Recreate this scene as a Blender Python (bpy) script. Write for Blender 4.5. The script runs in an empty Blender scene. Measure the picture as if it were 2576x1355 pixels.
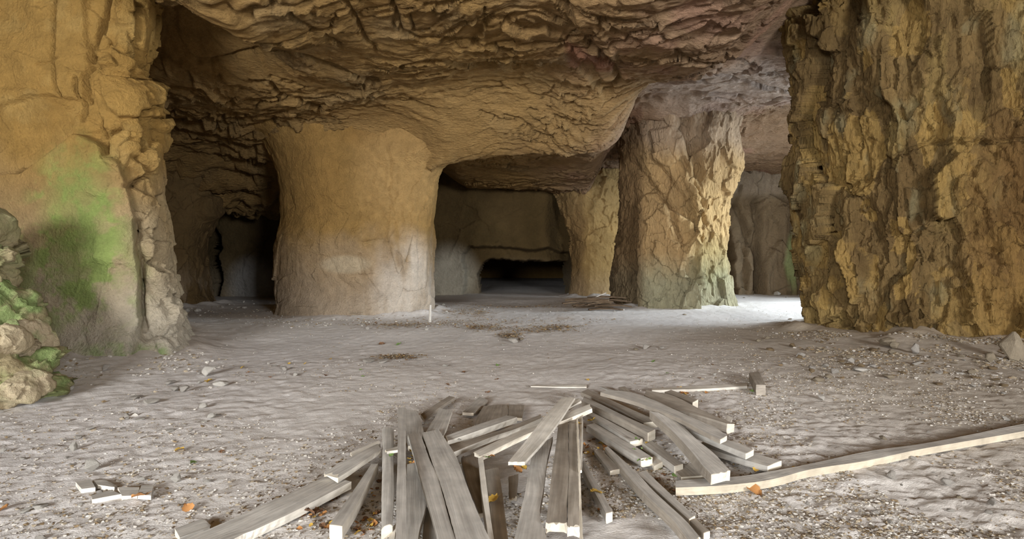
import bpy, bmesh, math, random
import numpy as np
from mathutils import Vector, Matrix

scene = bpy.context.scene
COL = scene.collection
W, H = 2576.0, 1355.0
F = 1300.0          # focal length in pixels
HOR = 655.0         # image row of the horizon
EYE = 1.5           # eye height in metres

# ------------------------------------------------------------------ camera
cam_data = bpy.data.cameras.new('camera')
cam_data.sensor_width = 36.0
cam_data.lens = 36.0 * F / W
cam_data.shift_y = -(H / 2 - HOR) / W
cam_data.clip_end = 200
cam = bpy.data.objects.new('camera', cam_data)
cam.location = (0, 0, EYE)
cam.rotation_euler = (math.pi / 2, 0, 0)
COL.objects.link(cam)
scene.camera = cam

# ------------------------------------------------------------------ world, light, exposure
world = bpy.data.worlds.new('sky')
scene.world = world
world.use_nodes = True
wn = world.node_tree.nodes['Background']
wn.inputs[0].default_value = (0.62, 0.72, 0.9, 1)
wn.inputs[1].default_value = 0.6

def area(name, loc, target, sx, sy, power, color, spread=180):
    d = bpy.data.lights.new(name, 'AREA')
    d.shape = 'RECTANGLE'; d.size = sx; d.size_y = sy
    d.energy = power; d.color = color; d.spread = math.radians(spread)
    o = bpy.data.objects.new(name, d)
    o.location = loc
    o.rotation_euler = (Vector(target) - Vector(loc)).to_track_quat('-Z', 'Y').to_euler()
    COL.objects.link(o)
    return o

# daylight through the quarry mouths: behind the camera (left and right), and off to the right beyond the near pillar
area('daylight_mouth_left', (-5.6, -8.7, 3.5), (-2.4, 9.0, 0.6), 4.6, 2.6, 2450, (0.94, 0.97, 1.0), 130)
area('daylight_mouth_right', (8.4, -8.6, 3.5), (1.6, 9.0, 0.6), 3.6, 2.4, 2250, (0.95, 0.97, 1.0), 130)
area('daylight_side_mouth', (14.4, 15.0, 3.4), (6.5, 15.6, 0.0), 4.2, 3.0, 1500, (0.76, 0.88, 1.0), 120)

scene.view_settings.view_transform = 'Standard'
scene.view_settings.look = 'None'
scene.view_settings.exposure = -0.6
scene.view_settings.gamma = 1.0
scene.view_settings.use_curve_mapping = False
scene.cycles.use_denoising = True
scene.cycles.max_bounces = 8
scene.cycles.diffuse_bounces = 5
scene.cycles.caustics_reflective = False
scene.cycles.caustics_refractive = False

rng = random.Random(7)
nrs = np.random.RandomState(11)

# ------------------------------------------------------------------ numpy noise
def _hash(ix, iy, iz, seed):
    h = (ix.astype(np.uint32) * np.uint32(374761393) + iy.astype(np.uint32) * np.uint32(668265263)
         + iz.astype(np.uint32) * np.uint32(2147483647) + np.uint32(seed * 974711 & 0xffffffff))
    h = (h ^ (h >> np.uint32(13))) * np.uint32(1274126177)
    h = (h ^ (h >> np.uint32(15))) * np.uint32(2246822519)
    return h ^ (h >> np.uint32(16))

def _h01(h):
    return (h & np.uint32(0xffffff)).astype(np.float32) / np.float32(0xffffff)

def vnoise(P, seed=0):
    """smooth value noise in -1..1, P (N,3)"""
    Pf = np.floor(P); f = (P - Pf).astype(np.float32)
    I = Pf.astype(np.int64)
    u = f * f * f * (f * (f * 6 - 15) + 10)
    out = np.zeros(len(P), np.float32)
    for dx in (0, 1):
        wx = u[:, 0] if dx else 1 - u[:, 0]
        for dy in (0, 1):
            wy = u[:, 1] if dy else 1 - u[:, 1]
            for dz in (0, 1):
                wz = u[:, 2] if dz else 1 - u[:, 2]
                out += wx * wy * wz * _h01(_hash(I[:, 0] + dx, I[:, 1] + dy, I[:, 2] + dz, seed))
    return out * 2 - 1

def fbm(P, octs=4, seed=0, gain=.5, ridged=False):
    a = 1.0; s = 0; tot = 0
    Q = P.astype(np.float32).copy()
    for i in range(octs):
        v = vnoise(Q, seed + i * 17)
        if ridged: v = 1 - 2 * np.abs(v)
        s = s + a * v; tot += a
        a *= gain; Q = Q * 2.03 + 13.7
    return s / tot

def facets(P, seed=0, tilt=1.0):
    """planar broken faces: returns (height of the facet plane, distance to its edge)"""
    N = len(P)
    hh = np.zeros(N, np.float32); ee = np.zeros(N, np.float32)
    CH = 60000
    for s0 in range(0, N, CH):
        p = P[s0:s0 + CH].astype(np.float32)
        I = np.floor(p).astype(np.int64)
        b1 = np.full(len(p), 1e9, np.float32); b2 = b1.copy(); bh = np.zeros(len(p), np.float32)
        for dx in (-1, 0, 1):
            for dy in (-1, 0, 1):
                for dz in (-1, 0, 1):
                    jx, jy, jz = I[:, 0] + dx, I[:, 1] + dy, I[:, 2] + dz
                    h = _hash(jx, jy, jz, seed)
                    h2 = h * np.uint32(2654435761) ^ (h >> np.uint32(7))
                    rx = p[:, 0] - jx - _h01(h); ry = p[:, 1] - jy - _h01(h >> np.uint32(5)); rz = p[:, 2] - jz - _h01(h2)
                    d = rx * rx + ry * ry + rz * rz
                    g1 = _h01(h2 >> np.uint32(3)) - .5; g2 = _h01(h2 >> np.uint32(6)) - .5; g3 = _h01(h >> np.uint32(8)) - .5
                    hv = tilt * (g1 * rx + g2 * ry + g3 * rz) + (_h01(h2 >> np.uint32(1)) - .5)
                    m = d < b1
                    b2 = np.where(m, b1, np.minimum(b2, d))
                    bh = np.where(m, hv, bh); b1 = np.where(m, d, b1)
        hh[s0:s0 + CH] = bh; ee[s0:s0 + CH] = np.sqrt(b2) - np.sqrt(b1)
    return hh, ee

def sst(a, b, x):
    t = np.clip((x - a) / (b - a), 0, 1)
    return t * t * (3 - 2 * t)

def poly_sd(px, py, poly):
    """signed distance to a closed polygon (negative inside)"""
    d = np.full(px.shape, 1e9, np.float32); s = np.zeros(px.shape, bool)
    n = len(poly)
    for i in range(n):
        ax, ay = poly[i]; bx, by = poly[(i + 1) % n]
        ex, ey = bx - ax, by - ay
        wx, wy = px - ax, py - ay
        t = np.clip((wx * ex + wy * ey) / (ex * ex + ey * ey + 1e-9), 0, 1)
        d = np.minimum(d, (wx - t * ex) ** 2 + (wy - t * ey) ** 2)
        c = ((ay > py) != (by > py)) & (px < (bx - ax) * (py - ay) / (by - ay + 1e-12) + ax)
        s ^= c
    d = np.sqrt(d)
    return np.where(s, -d, d)

def line_d(px, py, line):
    d = np.full(px.shape, 1e9, np.float32)
    for (ax, ay), (bx, by) in zip(line[:-1], line[1:]):
        ex, ey = bx - ax, by - ay
        wx, wy = px - ax, py - ay
        t = np.clip((wx * ex + wy * ey) / (ex * ex + ey * ey + 1e-9), 0, 1)
        d = np.minimum(d, np.sqrt((wx - t * ex) ** 2 + (wy - t * ey) ** 2))
    return d

def X(px, Y): return (px - 1288.0) * Y / F
def Z(py, Y): return EYE - (py - HOR) * Y / F
def seen(P):
    """image column and row of world points, used to place traced cracks, stains and painted shade on the rock"""
    Y = np.maximum(P[:, 1], .5)
    return 1288 + F * P[:, 0] / Y, HOR - F * (P[:, 2] - EYE) / Y

def ground(px, py, z=0.0):
    Y = (EYE - z) * F / (py - HOR)
    return Vector(((px - 1288.0) * Y / F, Y, z))

# ------------------------------------------------------------------ mesh helpers
def grid_mesh(name, P, nu, nv, mats, tint=None, wrap=False, smooth=True, matidx=None, flip=False, drop=None):
    """P: (nu*nv,3) with index i*nv+j"""
    i = np.arange(nu if wrap else nu - 1); j = np.arange(nv - 1)
    I, J = np.meshgrid(i, j, indexing='ij')
    I2 = (I + 1) % nu
    q = np.stack([I * nv + J, I2 * nv + J, I2 * nv + J + 1, I * nv + J + 1], -1).reshape(-1, 4)
    if drop is not None: q = q[~drop[q].any(1)]
    if flip: q = q[:, ::-1]
    return raw_mesh(name, P, q, mats, tint, smooth)

def raw_mesh(name, P, q, mats, tint=None, smooth=True, matidx=None):
    me = bpy.data.meshes.new(name)
    me.vertices.add(len(P)); me.vertices.foreach_set('co', np.ascontiguousarray(P, np.float32).ravel())
    k = q.shape[1]
    me.loops.add(q.size); me.loops.foreach_set('vertex_index', np.ascontiguousarray(q, np.int32).ravel())
    me.polygons.add(len(q)); me.polygons.foreach_set('loop_start', np.arange(0, q.size, k, dtype=np.int32))
    me.polygons.foreach_set('loop_total', np.full(len(q), k, np.int32))
    me.polygons.foreach_set('use_smooth', np.full(len(q), smooth, bool))
    if matidx is not None: me.polygons.foreach_set('material_index', matidx)
    for m in mats: me.materials.append(m)
    if tint is not None:
        ca = me.color_attributes.new('tint', 'FLOAT_COLOR', 'POINT')
        c = np.ones((len(P), 4), np.float32); c[:, :3] = tint
        ca.data.foreach_set('color', c.ravel())
    me.update(); me.validate()
    return me

def link(name, me, parent=None):
    o = bpy.data.objects.new(name, me)
    COL.objects.link(o)
    if parent: o.parent = parent
    return o

def tag(o, label, cat, group=None, kind=None):
    o['label'] = label; o['category'] = cat
    if group: o['group'] = group
    if kind: o['kind'] = kind
    return o

def structure(o, label=None, cat=None):
    o['kind'] = 'structure'
    if label: o['label'] = label; o['category'] = cat
    return o

def lin(r, g, b):
    f = lambda c: (c / 255) / 12.92 if c <= 10 else ((c / 255 + .055) / 1.055) ** 2.4
    return np.array([f(r), f(g), f(b)], np.float32)

# ------------------------------------------------------------------ materials
def rock_material(name, scale=1.0, bump=.03, var=.35, stretch=(1, 1, 1), pits=.4, tint=True, color=(.3, .25, .18), rough=.95):
    m = bpy.data.materials.new(name); m.use_nodes = True
    nt = m.node_tree; N = nt.nodes; L = nt.links
    b = N['Principled BSDF']; b.inputs['Roughness'].default_value = rough
    b.inputs['Specular IOR Level'].default_value = .15
    tc = N.new('ShaderNodeTexCoord')
    mp = N.new('ShaderNodeMapping'); mp.inputs['Scale'].default_value = stretch
    L.new(tc.outputs['Object'], mp.inputs[0])
    n1 = N.new('ShaderNodeTexNoise'); n1.inputs['Scale'].default_value = 3 * scale; n1.inputs['Detail'].default_value = 8; n1.inputs['Roughness'].default_value = .65
    n2 = N.new('ShaderNodeTexNoise'); n2.inputs['Scale'].default_value = 22 * scale; n2.inputs['Detail'].default_value = 6; n2.inputs['Roughness'].default_value = .7
    vo = N.new('ShaderNodeTexVoronoi'); vo.inputs['Scale'].default_value = 14 * scale; vo.feature = 'F1'
    for n in (n1, n2, vo): L.new(mp.outputs[0], n.inputs['Vector'])
    r1 = N.new('ShaderNodeMapRange'); r1.inputs[1].default_value = .3; r1.inputs[2].default_value = .7; r1.inputs[3].default_value = 1 - var; r1.inputs[4].default_value = 1 + var
    L.new(n1.outputs[0], r1.inputs[0])
    r2 = N.new('ShaderNodeMapRange'); r2.inputs[1].default_value = .3; r2.inputs[2].default_value = .7; r2.inputs[3].default_value = 1 - var * .6; r2.inputs[4].default_value = 1 + var * .6
    L.new(n2.outputs[0], r2.inputs[0])
    mu = N.new('ShaderNodeMath'); mu.operation = 'MULTIPLY'; L.new(r1.outputs[0], mu.inputs[0]); L.new(r2.outputs[0], mu.inputs[1])
    if tint:
        at = N.new('ShaderNodeAttribute'); at.attribute_name = 'tint'; src = at.outputs['Color']
    else:
        rg = N.new('ShaderNodeRGB'); rg.outputs[0].default_value = (*color, 1); src = rg.outputs[0]
    vm = N.new('ShaderNodeVectorMath'); vm.operation = 'SCALE'
    L.new(src, vm.inputs[0]); L.new(mu.outputs[0], vm.inputs['Scale'])
    L.new(vm.outputs[0], b.inputs['Base Color'])
    # relief
    ad = N.new('ShaderNodeMath'); ad.operation = 'MULTIPLY_ADD'; ad.inputs[1].default_value = pits
    L.new(vo.outputs['Distance'], ad.inputs[0]); L.new(n2.outputs[0], ad.inputs[2])
    ad2 = N.new('ShaderNodeMath'); ad2.operation = 'MULTIPLY_ADD'; ad2.inputs[1].default_value = 1.6
    L.new(n1.outputs[0], ad2.inputs[0]); L.new(ad.outputs[0], ad2.inputs[2])
    bp = N.new('ShaderNodeBump'); bp.inputs['Distance'].default_value = bump; bp.inputs['Strength'].default_value = .9
    L.new(ad2.outputs[0], bp.inputs['Height']); L.new(bp.outputs[0], b.inputs['Normal'])
    return m

M_pillar = rock_material('sandstone_smooth', 1.4, .06, .18)
M_flaky = rock_material('sandstone_flaky', .9, .11, .22, (1.3, 1.3, .45), .7)
M_ceil = rock_material('sandstone_bedded', .8, .09, .2, (.7, 1.2, 1.6), .5)
M_far = rock_material('sandstone_far', .6, .06, .14)
M_floor = rock_material('dusty_ground', 3.4, .010, .10, (1, 1.6, 1), .25)
M_stone = rock_material('loose_stone', 3.0, .01, .14, tint=False, color=tuple(lin(184, 176, 165)))
M_stone_w = rock_material('white_stone', 3.0, .01, .1, tint=False, color=tuple(lin(205, 198, 186)))
M_stone_o = rock_material('ochre_stone', 3.0, .01, .14, tint=False, color=tuple(lin(160, 146, 124)))
M_stone_d = rock_material('brown_stone', 3.0, .01, .14, tint=False, color=tuple(lin(136, 116, 88)))
M_boulder = rock_material('mossy_stone', 1.5, .03, .15)

def wood_material(name, c1, c2):
    m = bpy.data.materials.new(name); m.use_nodes = True
    nt = m.node_tree; N = nt.nodes; L = nt.links
    b = N['Principled BSDF']; b.inputs['Roughness'].default_value = .85; b.inputs['Specular IOR Level'].default_value = .2
    at = N.new('ShaderNodeUVMap'); 
    mp = N.new('ShaderNodeMapping'); mp.inputs['Scale'].default_value = (1.2, 26, 1); L.new(at.outputs[0], mp.inputs[0])
    n1 = N.new('ShaderNodeTexNoise'); n1.inputs['Scale'].default_value = 1.6; n1.inputs['Detail'].default_value = 7; n1.inputs['Roughness'].default_value = .6; L.new(mp.outputs[0], n1.inputs['Vector'])
    tc = N.new('ShaderNodeTexCoord')
    n2 = N.new('ShaderNodeTexNoise'); n2.inputs['Scale'].default_value = 9; n2.inputs['Detail'].default_value = 6; L.new(tc.outputs['Object'], n2.inputs['Vector'])
    mx = N.new('ShaderNodeMix'); mx.data_type = 'RGBA'; mx.inputs['A'].default_value = (*c1, 1); mx.inputs['B'].default_value = (*c2, 1)
    r = N.new('ShaderNodeMapRange'); r.inputs[1].default_value = .35; r.inputs[2].default_value = .65; L.new(n1.outputs[0], r.inputs[0])
    L.new(r.outputs[0], mx.inputs['Factor'])
    r2 = N.new('ShaderNodeMapRange'); r2.inputs[1].default_value = .3; r2.inputs[2].default_value = .7; r2.inputs[3].default_value = .82; r2.inputs[4].default_value = 1.15; L.new(n2.outputs[0], r2.inputs[0])
    vm = N.new('ShaderNodeVectorMath'); vm.operation = 'SCALE'; L.new(mx.outputs['Result'], vm.inputs[0]); L.new(r2.outputs[0], vm.inputs['Scale'])
    L.new(vm.outputs[0], b.inputs['Base Color'])
    bp = N.new('ShaderNodeBump'); bp.inputs['Distance'].default_value = .004; bp.inputs['Strength'].default_value = .7
    L.new(n1.outputs[0], bp.inputs['Height']); L.new(bp.outputs[0], b.inputs['Normal'])
    return m

M_wood = wood_material('weathered_wood', lin(160, 154, 145), lin(188, 182, 172))
M_wood_dark = wood_material('weathered_wood_brown', lin(140, 130, 117), lin(168, 158, 144))
M_wood_pale = wood_material('bleached_wood', lin(192, 184, 170), lin(212, 205, 192))
M_cream = wood_material('cream_wood', lin(178, 164, 142), lin(200, 188, 166))
M_end = wood_material('sawn_wood', lin(214, 203, 182), lin(232, 222, 204))

def plain_material(name, c, c2=None, rough=.8):
    m = bpy.data.materials.new(name); m.use_nodes = True
    nt = m.node_tree; b = nt.nodes['Principled BSDF']; b.inputs['Roughness'].default_value = rough
    n = nt.nodes.new('ShaderNodeTexNoise'); n.inputs['Scale'].default_value = 30; n.inputs['Detail'].default_value = 3
    tc = nt.nodes.new('ShaderNodeTexCoord'); nt.links.new(tc.outputs['Object'], n.inputs['Vector'])
    mx = nt.nodes.new('ShaderNodeMix'); mx.data_type = 'RGBA'
    mx.inputs['A'].default_value = (*c, 1); mx.inputs['B'].default_value = (*(c2 if c2 is not None else np.array(c) * .6), 1)
    nt.links.new(n.outputs[0], mx.inputs['Factor']); nt.links.new(mx.outputs['Result'], b.inputs['Base Color'])
    return m
M_leafs = [plain_material('leaf_yellow', lin(214, 178, 84), lin(180, 140, 50)), plain_material('leaf_orange', lin(190, 136, 78), lin(150, 102, 56)),
           plain_material('leaf_brown', lin(132, 96, 66), lin(100, 72, 50)), plain_material('leaf_green', lin(128, 148, 84), lin(90, 118, 60))]

def blend(tint, mask, col):
    return tint * (1 - mask[:, None]) + col[None, :] * mask[:, None]

def blob(px, py, cx, cy, rx, ry, soft=.5):
    d = np.sqrt(((px - cx) / rx) ** 2 + ((py - cy) / ry) ** 2)
    return 1 - sst(1 - soft, 1 + soft, d)

# ------------------------------------------------------------------ pillar footprints on the ground plan (x, Y)
def expand(poly, d):
    n = len(poly); out = []
    A = sum(poly[i][0] * poly[(i + 1) % n][1] - poly[(i + 1) % n][0] * poly[i][1] for i in range(n))
    s = 1 if A > 0 else -1
    for i in range(n):
        p0, p1, p2 = Vector(poly[i - 1]), Vector(poly[i]), Vector(poly[(i + 1) % n])
        e1 = (p1 - p0).normalized(); e2 = (p2 - p1).normalized()
        nn = (Vector((e1.y, -e1.x)) + Vector((e2.y, -e2.x))) * s
        nn.normalize(); out.append(tuple(p1 + nn * d))
    return out

FP = {
 'left':  [(X(-500, 8.0), 8.2), (X(200, 7.9), 7.75), (X(420, 7.8), 7.8), (X(505, 8.5), 8.5), (X(500, 9.7), 9.7), (-7.2, 11.4), (-9.5, 12.3), (-12, 10)],
 'mid':   [(-6.4, 15.0), (-5.5, 14.0), (-3.6, 13.7), (-2.25, 14.2), (-2.2, 15.6), (-3.0, 17.2), (-6.2, 17.0)],
 'right': [(3.35, 17.8), (4.15, 16.35), (5.5, 16.0), (7.0, 16.6), (7.3, 17.7), (6.6, 18.7), (4.2, 18.9)],
 'near':  [(6.0, 10.7), (6.9, 9.4), (8.6, 8.5), (11.5, 7.4), (14.6, 8.2), (14.6, 12.3), (7.4, 12.3), (6.2, 11.8)],
 'rear':  [(2.3, 21.8), (2.9, 20.7), (4.2, 20.9), (4.8, 21.8), (4.5, 22.7), (2.8, 22.7)],
 'inner': [(-13, 16.6), (-11, 16.2), (-9.95, 16.5), (-9.7, 17.2), (-10.0, 18.4), (-12.8, 18.6)],
}
def pillar_dist(x, y, names=None):
    d = np.full(x.shape, 1e9, np.float32)
    for k in (names or FP): d = np.minimum(d, poly_sd(x, y, FP[k]))
    return d

# ------------------------------------------------------------------ ceiling and floor height functions
def ceil_base(x, y):
    z = np.full(x.shape, 5.55, np.float32)
    z += .12 * np.sin(x * .35 + 1) + .1 * np.sin(y * .5)
    # lower roof of the centre chamber
    mx = sst(-3.6, -1.6, x) * (1 - sst(2.9, 3.7, x))
    z -= mx * (sst(12.0, 14.4, y) * 1.22 - sst(14.45, 14.75, y + .12 * np.sin(x * 1.7)) * .36 + sst(15, 21, y) * .22)
    # the roof is higher around the two near pillars
    z += .95 * (1 - sst(-5.6, -4.0, x)) * (1 - sst(9.6, 11.2, y))
    z += .85 * sst(2.4, 3.6, x) * sst(11.5, 14.0, y) * (1 - sst(17.0, 19.5, y))
    z += 1.7 * sst(3.6, 6.2, x) * (1 - sst(10.0, 13.4, y))
    # left tunnel roof falls away from us
    ml = 1 - sst(-5.4, -3.9, x)
    z -= ml * (sst(13.0, 19.5, y) * 2.0)
    # hanging lobe by the left pillar with a recess behind it
    lobe = np.exp(-((x + 5.2) / 1.7) ** 2) * (1 - sst(8.4, 8.95, y + .25 * np.sin(x * 2.3)))
    z -= .62 * lobe
    z += .15 * np.exp(-((x + 6.2) / 1.8) ** 2 - ((y - 10.2) / 1.1) ** 2)
    # step in the roof right of the middle
    return z

def floor_base(x, y):
    P = np.stack([x, y, np.zeros_like(x)], 1).astype(np.float32)
    z = .05 * vnoise(P * .45, 3) * sst(5, 8, y)
    z = z + .012 * vnoise(P * 1.3, 5) + .010 * fbm(P * 7, 3, 6)
    lump = sst(.8, 2.2, x) * (1 - sst(4.3, 5.2, y))
    z = z + lump * .018 * fbm(P * 4.5, 4, 8, ridged=True)
    d = poly_sd(x, y, FP['left']); z = z + .12 * np.exp(-np.maximum(d, 0) / .5) * (1 + .35 * vnoise(P * 1.8, 9))
    d = poly_sd(x, y, FP['near']); z = z + .20 * np.exp(-np.maximum(d, 0) / .55) * (1 + .5 * vnoise(P * 2.2, 10))
    d = pillar_dist(x, y, ['mid', 'right', 'rear', 'inner']); z = z + .12 * np.exp(-np.maximum(d, 0) / .35) * (1 + .6 * vnoise(P * 2.4, 12))
    # slope at the far left by the boulders
    z = z + .12 * sst(4.6, 7.2, -x - .25 * (6.5 - y)) * (1 - sst(8.0, 9.5, y))
    return z

def floor_z(x, y):
    return float(floor_base(np.array([x], np.float32), np.array([y], np.float32))[0])

# ------------------------------------------------------------------ floor
def lines(segments):
    out = [segments[0][0]]
    for a, b, step in segments:
        n = max(1, int(round((b - a) / step)))
        out += list(a + (b - a) * (np.arange(1, n + 1) / n))
    return np.array(out, np.float32)

xs = lines([(-16, -9, .12), (-9, -3.6, .045), (-3.6, 3.6, .022), (3.6, 9, .04), (9, 18, .12)])
ys = [-10.5, -8, -6.0, -4, -2, 0, 1.5, 2.3]
while ys[-1] < 24: ys.append(ys[-1] * 1.0055)
while ys[-1] < 46: ys.append(ys[-1] * 1.03)
ys = np.array(ys, np.float32)
GX, GY = np.meshgrid(xs, ys, indexing='ij')
fx, fy = GX.ravel(), GY.ravel()
fz = floor_base(fx, fy)
P = np.stack([fx, fy, fz], 1)
hh, ee = facets(P * np.array([9, 9, 9]), 41, .6)
near = 1 - sst(5.0, 11.0, fy)
rough = .25 + .5 * np.exp(-np.maximum(pillar_dist(fx, fy), 0) / .8) + .3 * sst(.8, 2.2, fx) * near + .3 * sst(1.4, 3, -fx) * near
h2_, _ = facets(P * np.array([17, 17, 17]), 42, 1.0)
fz = fz + .009 * h2_ * near * (.4 + .7 * sst(.8, 2.2, fx)) + rough * (.022 * hh * sst(.0, .12, ee)) + .004 * fbm(P * 22, 2, 44) * near
P[:, 2] = fz
t = np.tile(lin(220, 213, 205), (len(P), 1))
n = fbm(P * .8, 4, 50); t = blend(t, sst(-.1, .5, n) * .4, lin(198, 191, 184))
n = fbm(P * np.array([1.5, 4, 1]), 4, 53); t = blend(t, sst(.0, .5, n) * .25, lin(216, 208, 198))
fpx, fpy = seen(P)
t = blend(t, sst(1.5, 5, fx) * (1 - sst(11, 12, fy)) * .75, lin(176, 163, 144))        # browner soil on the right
t = blend(t, sst(1.2, 4, -fx) * (1 - sst(8, 11, fy)) * .4, lin(206, 200, 198))         # pale grit on the left
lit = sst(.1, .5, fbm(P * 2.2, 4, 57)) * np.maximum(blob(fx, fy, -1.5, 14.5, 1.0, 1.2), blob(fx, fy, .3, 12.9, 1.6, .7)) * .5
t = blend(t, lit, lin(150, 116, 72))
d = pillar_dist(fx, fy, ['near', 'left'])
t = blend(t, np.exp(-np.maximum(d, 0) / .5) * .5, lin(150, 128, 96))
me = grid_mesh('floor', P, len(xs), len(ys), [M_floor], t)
structure(link('floor', me))

# ------------------------------------------------------------------ ceiling
xs = lines([(-16, -9, .1), (-9, 8.5, .034), (8.5, 18, .12)])
ys = lines([(-10.5, 0, .4), (0, 6.4, .14), (6.4, 16, .03), (16, 23.5, .07), (23.5, 46, .5)])
GX, GY = np.meshgrid(xs, ys, indexing='ij')
cx, cy = GX.ravel(), GY.ravel()
P = np.stack([cx, cy, cy * 0], 1)
warp = np.stack([fbm(P * .5, 3, 60), fbm(P * .5, 3, 61), cx * 0], 1)
Pw = P + warp * .9
z = ceil_base(cx, cy)
z += .22 * fbm(P * .4, 3, 62)
# bedding: thin terraces broken along wavy edges
amp = (.42 + .55 * (1 - sst(-4.5, 1.5, cx)) + .3 * sst(-1.5, 0, cx) * (1 - sst(3.4, 4.2, cx))) * (.45 + 1.0 * sst(-.4, .4, fbm(P * .55, 2, 59)))
smooth_mid = np.exp(-((cx + 3.4) / 2.0) ** 2 - ((cy - 13.2) / 1.2) ** 2)
amp = amp * (1 - .75 * smooth_mid)
chamber = sst(-3.4, -2.4, cx) * (1 - sst(3.6, 4.6, cx)) * sst(14.3, 14.9, cy)
amp = amp * (1 - .7 * chamber)
s = 3.2 * fbm(Pw * np.array([.32, .75, 1]), 4, 63) + .35 * cy + .1 * cx
fr = s - np.floor(s)
z += amp * .16 * (fr - .5) * 1.0 - amp * .15 * sst(.86, .99, fr)
s = 5.0 * fbm(Pw * np.array([.8, 1.5, 1]), 4, 67) + .9 * cy
fr = s - np.floor(s)
z += amp * .06 * (fr - .5) - amp * .05 * sst(.85, .98, fr)
Q = np.stack([Pw[:, 0] * 1.1, Pw[:, 1] * 2.0, z * 2], 1)
hh, ee = facets(Q, 71, 1.0); z += .10 * amp * hh * (1 - .5 * smooth_mid)
hh, ee = facets(Q * 2.9, 72, .9); z += .035 * amp * hh
z += .02 * fbm(P * 6, 3, 73)
# left tunnel: strong beds
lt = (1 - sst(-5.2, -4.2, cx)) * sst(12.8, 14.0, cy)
s = 1.25 * cy + .35 * cx + 1.2 * fbm(P * .8, 3, 75); fr = s - np.floor(s)
z += lt * (.30 * (fr - .5) - .26 * sst(.85, .97, fr))
# traced ledges of the roof (world x, Y): (polyline, height step, softness)
def ledge(z, poly, step, soft=.05):
    sd = poly_sd(cx, cy, poly) + .12 * fbm(P * 1.6, 3, 77)
    return z + step * (1 - sst(-soft, soft, sd))
z = ledge(z, [(.9, 8.0), (1.35, 9.6), (2.3, 9.9), (3.9, 10.3), (5.6, 10.4), (6.5, 8), (6, 6)], -.10, .05)
z = ledge(z, [(4.0, 10.4), (4.3, 9.2), (5.0, 9.0), (5.5, 10.0), (5.1, 10.9)], -.16, .12)
z = ledge(z, [(1.0, 10.2), (1.2, 9.9), (2.4, 12.2), (2.3, 12.6)], .16, .05)
z = ledge(z, [(4.3, 12.4), (5.8, 13.4), (7.5, 13.6), (7.5, 13.3), (5.8, 13.1), (4.4, 12.2)], .12, .06)
# open bedding joints: deep narrow grooves that come and go
for sc_, am_, w_, sd_ in ((2.1, .16, .05, 310), (3.6, .10, .045, 311)):
    s = sc_ * fbm(Pw * np.array([.38, .9, 1]), 4, sd_) + .28 * sc_ * cy * .5 + .04 * sc_ * cx
    fr = s - np.floor(s)
    on = sst(.0, .35, fbm(P * np.array([.5, .8, 1]), 3, sd_ + 5))
    z += am_ * on * np.exp(-((fr - .5) / w_) ** 2) * (1 - .5 * smooth_mid) - .5 * am_ * on * sst(.5, .56, fr) * (1 - sst(.56, .95, fr))
jx, jy = seen(np.stack([cx, np.maximum(cy, .5), z], 1))
jwx = jx + 7 * fbm(P * 2.2, 3, 320); jwy = jy + 7 * fbm(P * 2.2, 3, 321)
for ln, w_, h_ in [
 ([(500, 152), (560, 150), (600, 135), (645, 122)], 5, .22), ([(660, -10), (740, 50), (800, 80), (860, 112)], 4, .12), ([(860, -10), (900, 60), (925, 108), (945, 122)], 5, .14),
 ([(690, 132), (760, 140), (830, 162), (900, 196), (945, 200)], 5, .18), ([(630, 205), (680, 208), (704, 236), (760, 257), (805, 262)], 4.5, .18), ([(985, -10), (1000, 30), (1010, 75), (1060, 100), (1200, 106)], 4, .13),
 ([(1070, 22), (1130, 10), (1210, -6)], 5, .14), ([(1005, 170), (1070, 156), (1150, 162), (1270, 155), (1340, 166)], 4, .12), ([(1030, 245), (1060, 262), (1092, 268)], 4, .12),
 ([(400, 312), (470, 300), (530, 312), (600, 320), (700, 300)], 5, .16), ([(1478, 100), (1510, 135), (1545, 172), (1556, 202)], 6, .2), ([(1490, 45), (1560, 85), (1612, 112)], 4, .12),
 ([(1700, 128), (1750, 160), (1822, 165), (1842, 148)], 4, .16), ([(1815, 188), (1850, 196)], 4, .12), ([(1868, 200), (1965, 230)], 4, .14), ([(1740, 243), (1800, 250), (1855, 252)], 3, .1),
 ([(1270, 290), (1310, 305), (1340, 330), (1400, 345)], 5, .14), ([(1210, 275), (1255, 300), (1300, 312)], 4, .14), ([(1400, 300), (1440, 320), (1500, 318)], 4, .12), ([(1370, 240), (1420, 262), (1470, 250)], 4, .1),
 ([(420, 350), (480, 335), (560, 352), (640, 372)], 5, .2), ([(430, 400), (500, 385), (600, 400), (670, 410)], 5, .2), ([(460, 440), (540, 425), (620, 440), (690, 450)], 5, .2)]:
    z += h_ * np.exp(-(line_d(jwx, jwy, ln) / w_) ** 2) * (cy > 4)
# the roof curves down into every pillar
d = pillar_dist(cx, cy, ['mid']); z -= .25 * np.exp(-np.maximum(d, 0) / 1.2) + .5 * np.exp(-np.maximum(d, 0) / .32)
d = pillar_dist(cx, cy, ['right']); z -= .15 * np.exp(-np.maximum(d, 0) / 1.0) + .4 * np.exp(-np.maximum(d, 0) / .28)
d = pillar_dist(cx, cy, ['rear', 'inner']); z -= .3 * np.exp(-np.maximum(d + .1, 0) / .5)
P = np.stack([cx, cy, z], 1)
t = np.tile(lin(152, 120, 72), (len(P), 1))
n = fbm(P * .7, 4, 80); t = blend(t, sst(-.1, .5, n) * .7, lin(134, 104, 62))
n = fbm(P * .9, 4, 81); t = blend(t, sst(.05, .5, n) * .4, lin(152, 130, 94))
pk = sst(-.5, 4.5, cx + .8 * vnoise(P * .7, 82)); t = blend(t, pk * .75, lin(162, 134, 110))
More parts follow.
